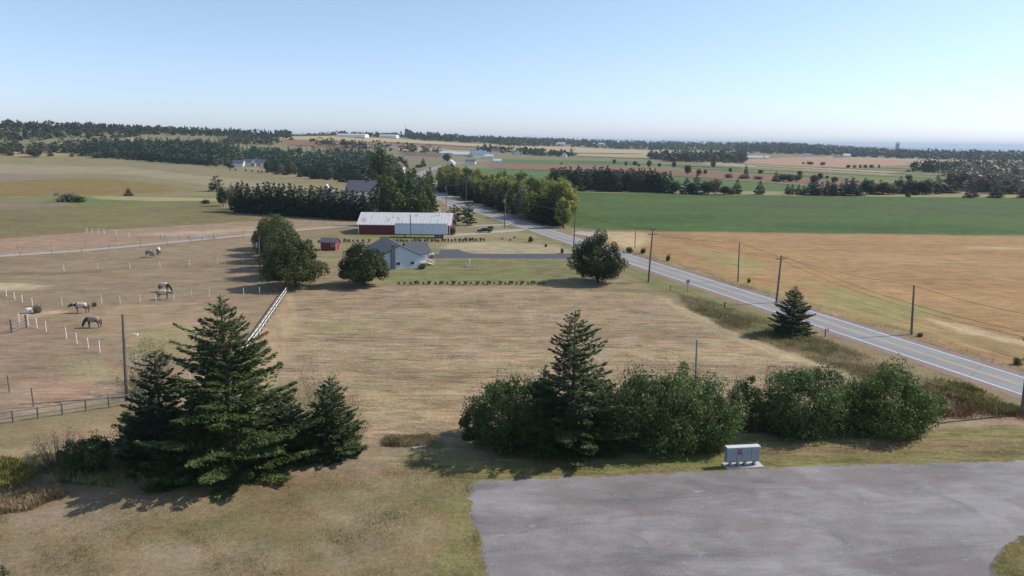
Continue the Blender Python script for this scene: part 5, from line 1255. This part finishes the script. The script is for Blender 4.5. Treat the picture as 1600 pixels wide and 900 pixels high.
def post_fence(label, px, h, wires, post_mat='white', pw=.10, wire_mat='fence_wire', hs=None):
    ps = [P(*q) for q in px]; t = thing('wire_fence', label, 'fence', ps[0]); o0 = ps[0]
    for i, p in enumerate(ps):
        q = p - o0; hh = h * random.uniform(.92, 1.08); c = MB(); c.tube([(q.x, q.y, -.1), (q.x + random.uniform(-.05, .05), q.y, hh)], [pw * .55, pw * .5], 7); c.build('post', M[post_mat], t)
    for z in wires:
        c = MB()
        for a, b_ in zip(ps, ps[1:]):
            a2 = a - o0 + Vector((0, 0, z)); b2 = b_ - o0 + Vector((0, 0, z)); c.tube([a2, a2.lerp(b2, .5) - Vector((0, 0, .03)), b2], .009, 3, False)
        c.build('wire', M[wire_mat], t)
    return t
post_fence("white post fence coming in at the left edge above the gate", [(10, 463), (23, 468), (35, 472.5), (51, 479)], 1.35, (.5, 1.0), pw=.145)
post_fence("white post fence running diagonally past the grazing horses", [(30, 505), (44, 509), (58, 513), (72, 518), (104, 529), (120, 537), (138, 544), (156, 551), (213, 573), (233, 580), (297, 601), (319, 608)], 1.5, (.5, 1.0), pw=.145)
post_fence("post and wire fence crossing behind the standing horse", [(51, 479), (97, 478), (159, 474), (188, 475), (219, 473), (244, 471.5), (272, 470), (300, 465.5), (327, 463.5), (381, 461), (406, 460)], 1.3, (.5, 1.05), pw=.09)
post_fence("wire fence across the middle of the paddock", [(100, 424), (153, 421), (203, 420), (250, 418), (296, 416), (340, 412), (380, 409)], 1.3, (.5, 1.05), pw=.13)
post_fence("grey post fence along the near side of the gravel lane", [(0, 408), (32, 401), (81, 398), (128, 396), (172, 390), (220, 387), (262, 384), (298, 381), (340, 377), (380, 374)], 1.2, (.6, 1.1), 'wood_grey', .10)
post_fence("grey post fence along the far side of the gravel lane", [(28, 390), (80, 386), (134, 384), (180, 378), (218, 377), (258, 374), (333, 371), (380, 366)], 1.2, (.6, 1.1), 'wood_grey', .10)
post_fence("short white posts of the riding ring near the rough field", [(136, 364), (144, 365), (154, 365.5), (163, 366), (182, 367.5), (202, 371)], 1.5, (1.0,), pw=.145)
post_fence("dark post fence under the windbreak", [(446, 346), (470, 347.5), (487, 349), (505, 350), (520, 352)], 1.2, (.6, 1.1), 'wood_grey', .12)
post_fence("dark thin posts at the left edge behind the grey rail fence", [(15, 613), (53, 636)], 2.0, (1.2,), 'wood_grey', .14)
t = thing('jump_rails', "pale wooden rails stacked by the lane in the paddock", 'rails', P(265, 373))
for i, (dx, dy, z, L_) in enumerate([(0, 0, .35, 6), (1.2, .5, .6, 5), (6, .8, .5, 6), (7, 0, .9, 4), (9, .3, .25, 7)]):
    c = MB(); c.box(dx, dy, z, L_, .12, .2); c.build('rail', M['white'], t)
for dx in (-2.5, 2.5, 5, 8.8, 12):
    c = MB(); c.box(dx, .3, .5, .12, .12, 1.0); c.build('post', M['wood_grey'], t)
# gate and tub
ga_ = P(19, 520); gb_ = P(42, 512); t = thing('gate', "grey paddock gate at the left, between the white post fences", 'gate', ga_); d = gb_ - ga_
for q in (Vector((0, 0, 0)), d):
    c = MB(); c.box(q.x, q.y, .95, .2, .2, 1.9); c.build('gate_post', M['wood_grey'], t)
for z in (.35, .8, 1.25): 
    c = MB(); c.box(d.x / 2, d.y / 2, z, d.length - .3, .05, .1, math.atan2(d.y, d.x)); c.build('gate_rail', M['grey_metal'], t)
c = MB(); c.tube([(0, 0, 0), (0, 0, .1), (0, 0, .75), (0, 0, .78)], [.34, .40, .42, .38], 16); o = c.build('water_tub', M['white'], None, True); o.location = P(45, 489); tag(o, "white water tub beside the paddock gate", 'tub')
mid_tree('bush', 60, 489, "leafless brown bush by the paddock gate", ty=474, wpx=14, mat='grey_tree')
mid_tree('bush', 148, 479, "small green weed bush at the paddock fence", ty=471, wpx=7)

# ------------------------------------------------------------------ mailboxes
pa = P(1134, 731); pb = P(1186, 728.5); d = pb - pa; mrz = math.atan2(d.y, d.x); mc = (pa + pb) / 2
t = thing('community_mailbox', "grey bank of community mailboxes on a pale slab by the gravel lot", 'mailbox', mc, mrz)
c = MB(); c.box(.15, .25, .04, d.length + .35, 1.15, .12); c.build('slab', M['concrete'], t, bevel=.01)
x = -d.length / 2
for (w, doors) in ((.93, 4), (.45, 1), (.86, 4), (.82, 4)):
    w *= d.length / 3.06
    c = MB(); c.box(x + w / 2, .22, 1.12, w - .03, .50, 1.28); mod = c.build('cabinet', M['postbox'], t, bevel=.012)
    c = MB(); c.box(x + w / 2, .22, 1.79, w + .0, .58, .07); c.build('lid', M['postbox_lit_top'], t, bevel=.012)
    c = MB(); c.box(x + w / 2, .22, .28, .16, .30, .40); c.box(x + w / 2, .22, .115, .40, .42, .03); c.build('pedestal', M['grey_metal'], t)
    if doors == 4:
        for i in range(3):
            for j in range(5):
                c = MB(); c.box(x + .06 + (w - .12) * (i + .5) / 3, -.04, .66 + j * .215, (w - .15) / 3 - .02, .025, .195); c.build('mail_door', M['postbox'], mod)
        c = MB(); c.box(x + w / 2, -.045, .545, w * .7, .03, .035); c.build('label_strip', M['dark'], mod)
    else:
        c = MB(); c.box(x + w / 2, -.04, 1.32, w * .72, .03, .26); c.build('red_label', M['red'], mod)
        c = MB(); c.box(x + w / 2, -.045, 1.20, w * .72, .03, .05); c.build('label_strip', M['dark'], mod)
        c = MB(); c.box(x + w / 2, -.045, 1.58, w * .6, .03, .08); c.build('mail_slot', M['dark'], mod)
        c = MB(); c.box(x + w / 2, -.04, .72, w * .7, .03, .3); c.build('mail_door', M['postbox'], mod)
    x += w
a = P(645, 701); b_ = P(665, 697.5); d = b_ - a; c = MB(); c.box(0, 0, .07, d.length, .16, .10, math.atan2(d.y, d.x)); o = c.build('white_plank', M['white']); o.location = (a + b_) / 2; tag(o, "white plank lying in the grass left of the bushes", 'plank')
c = MB(); c.box(0, 0, .05, .28, .12, .1, .4); o = c.build('paper_scrap', M['white']); o.location = P(33, 792); tag(o, "scrap of white litter at the left edge of the lawn", 'litter')

# ------------------------------------------------------------------ signs, yard things, car
def post_thing(name, label, px, py, h, w, mat, panel=None, cat='sign'):
    t = thing(name, label, cat, P(px, py)); c = MB(); c.box(0, 0, h / 2, w, w, h); c.build('post', M[mat], t)
    if panel: c = MB(); c.box(*panel[0], *panel[1], rad(25)); c.build('panel', M[panel[2]], t)
    return t
M['sign_blue'] = surf('blue_sign', (.13, .22, .33), None, 2, .5)
post_thing('road_sign', "small blue road sign by the ditch", 1074, 456, 2.3, .10, 'grey_metal', ((0, -.06, 1.95), (.75, .05, .65), 'sign_blue'))
post_thing('marker_post', "short grey post left of the blue road sign", 1047, 455, 1.1, .12, 'wood_grey', cat='post')
post_thing('marker_post', "thick short post in the ditch beyond the blue sign", 1132, 482, 1.1, .22, 'wood_grey', cat='post')
post_thing('road_marker', "short dark post with blue flag near the lone spruce", 1289, 526, 1.2, .12, 'wood_grey', ((.35, 0, 1.0), (.16, .1, .42), 'sign_blue'))
post_thing('marker_post', "thin grey post in the ditch below the blue flag marker", 1300, 541, .9, .06, 'grey_metal', cat='post')
post_thing('marker_post', "thin post in the weeds at the right verge", 1470, 600, .9, .08, 'grey_metal', cat='post')
t = thing('survey_stake', "leaning wooden stakes at the foot of the right edge pole", 'stake', P(1582, 650))
for s in (-1, 1): c = MB(); c.tube([(s * .22, 0, 0), (0, 0, 1.0)], .04, 5); c.build('leg', M['pole_wood'], t)
# well pump with stones
t = thing('hand_pump', "white hand pump on a stone mound in the lawn", 'pump', P(733.5, 417))
c = MB(); c.tube([(0, 0, 0), (0, 0, 1.1)], .07, 8); c.tube([(0, 0, 1.0), (0, 0, 1.7)], [.16, .13], 10); c.build('pump_body', M['white'], t)
c = MB(); c.tube([(0, 0, 1.6), (.35, 0, 1.3), (.4, 0, .9)], .03, 5); c.build('handle', M['grey_metal'], t)
for i in range(9):
    c = MB(); a_ = i * .7; c.tube([(math.cos(a_) * 1.0, math.sin(a_) * .6, -.05), (math.cos(a_) * 1.0, math.sin(a_) * .6, .12), (math.cos(a_), math.sin(a_) * .6, .22)], [.28, .26, .12], 7); c.build('stone', M['rock'], t, True)
t = thing('garden_ornament', "red and white garden ornament on the lawn by the driveway", 'ornament', P(675, 403.5))
c = MB(); c.box(0, 0, .45, .8, .5, .7); c.build('barrel', M['red'], t, bevel=.1); c = MB(); c.tube([(0.15, 0, .8), (.15, 0, 1.25)], [.32, .2], 8); c.build('top', M['white'], t, True)
t = thing('lawn_chair', "white lawn chair on the grass beside the driveway end", 'chair', P(672, 401))
c = MB(); c.box(0, 0, .42, .55, .5, .06); c.build('seat', M['white'], t); c = MB(); c.box(0, .26, .75, .55, .06, .6); c.build('backrest', M['white'], t)
for a_ in (-.22, .22):
    for q in (-.2, .2): c = MB(); c.box(a_, q, .2, .05, .05, .4); c.build('leg', M['white'], t)
# black car
t = thing('parked_car', "black car parked on the gravel drive by the barn", 'car', P(757, 363.5) + Vector((0, .9, 0)), rad(3))
prof = [(-2.25, .35), (-2.28, .70), (-2.1, .86), (-1.15, .95), (-.55, 1.36), (.75, 1.38), (1.55, 1.0), (2.2, .92), (2.28, .6), (2.2, .35)]
c = MB(); n = len(prof); vs = [(x_, s * .86 * (1 if z_ < 1.1 else .8), z_) for s in (-1, 1) for x_, z_ in prof]
c.add(vs, [tuple(range(n)), tuple(range(n, 2 * n))] + [(i, (i + 1) % n, n + (i + 1) % n, n + i) for i in range(n)]); c.build('body', M['car'], t, bevel=.05)
for s in (-1, 1):
    c = MB(); c.add([(-1.0, s * .84, .98), (1.35, s * .84, 1.0), (.7, s * .75, 1.28), (-.5, s * .75, 1.28)], [(0, 1, 2, 3)]); c.build('side_window', M['glass'], t)
    for xx in (-1.4, 1.4):
        w = MB(); w.tube([(xx, s * .78 - .1, .33), (xx, s * .78 + .1, .33)], .33, 14); wo_ = w.build('wheel', M['rubber'], t, True); w = MB(); w.tube([(xx, s * .78 - .12, .33), (xx, s * .78 + .12, .33)], .18, 10); w.build('rim', M['grey_metal'], wo_)
for s in (-1, 1): c = MB(); c.box(-2.26, s * .6, .7, .06, .35, .14); c.build('headlight', M['white'], t)

# ------------------------------------------------------------------ horses
def skin(name, verts, edges, radii, mat, parent, sub=2):
    me = bpy.data.meshes.new(name); me.from_pydata(verts, edges, []); me.materials.append(mat)
    o = bpy.data.objects.new(name, me); link(o, parent)
    m = o.modifiers.new('skin', 'SKIN'); m.use_smooth_shade = True
    for v, r_ in zip(me.skin_vertices[0].data, radii): v.radius = r_ if hasattr(r_, '__len__') else (r_, r_); v.use_root = False
    me.skin_vertices[0].data[0].use_root = True
    s_ = o.modifiers.new('subdivision', 'SUBSURF'); s_.levels = s_.render_levels = sub
    return o
def horse(px, py, rz, label, head='graze', coat='horse', rug='blanket', step=0.0, group="horses in the paddock", size=1.12, neck_rug=False):
    """local +x is forward"""
    t = thing('horse', label, 'horse', P(px, py), rz, group); t.scale = (size,) * 3
    V = [(-.62, 0, 1.18), (-.20, 0, 1.12), (.28, 0, 1.13), (.62, 0, 1.22)]; R = [(.27, .30), (.30, .33), (.29, .34), (.22, .29)]; E = [(0, 1), (1, 2), (2, 3)]
    def chain(start, pts, rs):
        i = start
        for p_, r_ in zip(pts, rs): V.append(p_); R.append(r_); E.append((i, len(V) - 1)); i = len(V) - 1
        return i
    if head == 'graze': nk = [(.98, 0, 1.06), (1.22, 0, .72), (1.36, 0, .46), (1.46, 0, .22), (1.50, 0, .06)]
    elif head == 'low': nk = [(1.02, 0, 1.22), (1.34, 0, 1.14), (1.52, 0, 1.10), (1.72, 0, .92), (1.84, 0, .80)]
    else: nk = [(.92, 0, 1.48), (1.12, 0, 1.74), (1.24, 0, 1.82), (1.46, 0, 1.66), (1.60, 0, 1.54)]
    hd = chain(3, nk, [(.17, .26), (.13, .20), (.12, .165), (.095, .13), (.07, .08)])
    for s in (-1, 1):
        f = step * s
        chain(0, [(-.68, s * .17, .86), (-.60 + f, s * .18, .66), (-.80 + f, s * .17, .46), (-.76 + f, s * .17, .14), (-.70 + f, s * .17, .04)], [(.14, .15), (.09, .095), (.06, .06), (.045, .045), (.06, .06)])
        chain(3, [(.58, s * .17, .86), (.58 - f, s * .17, .50), (.58 - f, s * .17, .14), (.62 - f, s * .17, .04)], [(.10, .11), (.06, .06), (.045, .045), (.06, .06)])
        e = nk[2]; V.append((e[0] - .05, s * .07, e[2] + .17)); R.append((.02, .03)); E.append((5 + 1, len(V) - 1))
    skin('body', V, E, R, M[coat], t)
    skin('tail', [(-.88, 0, 1.30), (-1.0, 0, 1.05), (-1.02, 0, .70), (-.99, 0, .42)], [(0, 1), (1, 2), (2, 3)], [.04, .07, .07, .03], M['horse'] if coat == 'horse' else M['dark'], t, 1)
    a_, b_ = Vector(nk[0]), Vector(nk[1])
    up = Vector((0, 0, .17)) if head != 'up' else Vector((-.14, 0, .08))
    skin('mane', [tuple(Vector((.72, 0, 1.42))), tuple(a_ + up * 1.1), tuple(b_ + up * .75)], [(0, 1), (1, 2)], [(.03, .05), (.035, .07), (.03, .05)], M['horse'], t, 1)
    if rug and neck_rug:
        skin('neck_rug', [(.60, 0, 1.2), nk[0], tuple((a_ + b_) / 2)], [(0, 1), (1, 2)], [(.25, .33), (.20, .29), (.16, .23)], M[rug], t, 2)
    if rug:
        skin('rug', [(-.78, 0, 1.16), (-.42, 0, 1.13), (0, 0, 1.10), (.34, 0, 1.12), (.66, 0, 1.18)], [(0, 1), (1, 2), (2, 3), (3, 4)], [(.27, .34), (.36, .42), (.38, .44), (.37, .43), (.28, .37)], M[rug], t, 2)
    return t
horse(128, 489, rad(183), "horse in a pale rug walking left with its head low near the gate", 'low', 'horse', 'blanket', .08, neck_rug=True)
horse(147, 512, rad(180), "dark horse in a brown grey rug grazing nearest the post fence", 'graze', 'horse', 'blanket_grey', .05)
horse(256, 468, rad(-4), "pale grey horse standing side on just behind the wire fence", 'low', 'horse_grey', 'blanket', .04, neck_rug=True)
horse(257, 456, rad(-14), "pale rugged horse grazing behind the grey standing horse", 'graze', 'horse', 'blanket', .03)
horse(234, 402, rad(-20), "horse grazing at the left of the far pair near the lane", 'graze', 'horse_grey', 'blanket_grey', .04)
horse(248, 398, rad(-75), "white rugged horse facing the camera at the right of the far pair", 'graze', 'horse', 'white', .02)

# ------------------------------------------------------------------ haze
me = bpy.data.meshes.new('haze'); bm = bmesh.new(); bmesh.ops.create_cube(bm, size=1.0)
for v in bm.verts: v.co = Vector((v.co.x * 56000, v.co.y * 56000, -20 + (v.co.z + .5) * 110))
bm.to_mesh(me); bm.free()
hm = bpy.data.materials.new('haze_air'); hm.use_nodes = True; nt = hm.node_tree; nt.nodes.clear()
o_ = nt.nodes.new('ShaderNodeOutputMaterial'); pv = nt.nodes.new('ShaderNodeVolumePrincipled')
pv.inputs['Color'].default_value = (.70, .84, 1.0, 1); pv.inputs['Density'].default_value = HAZE = 9e-5; pv.inputs['Anisotropy'].default_value = .2
nt.links.new(pv.outputs[0], o_.inputs['Volume']); me.materials.append(hm)
tag(link(bpy.data.objects.new('haze', me)), 'thin pale blue air haze over the whole landscape', 'haze', kind='stuff')
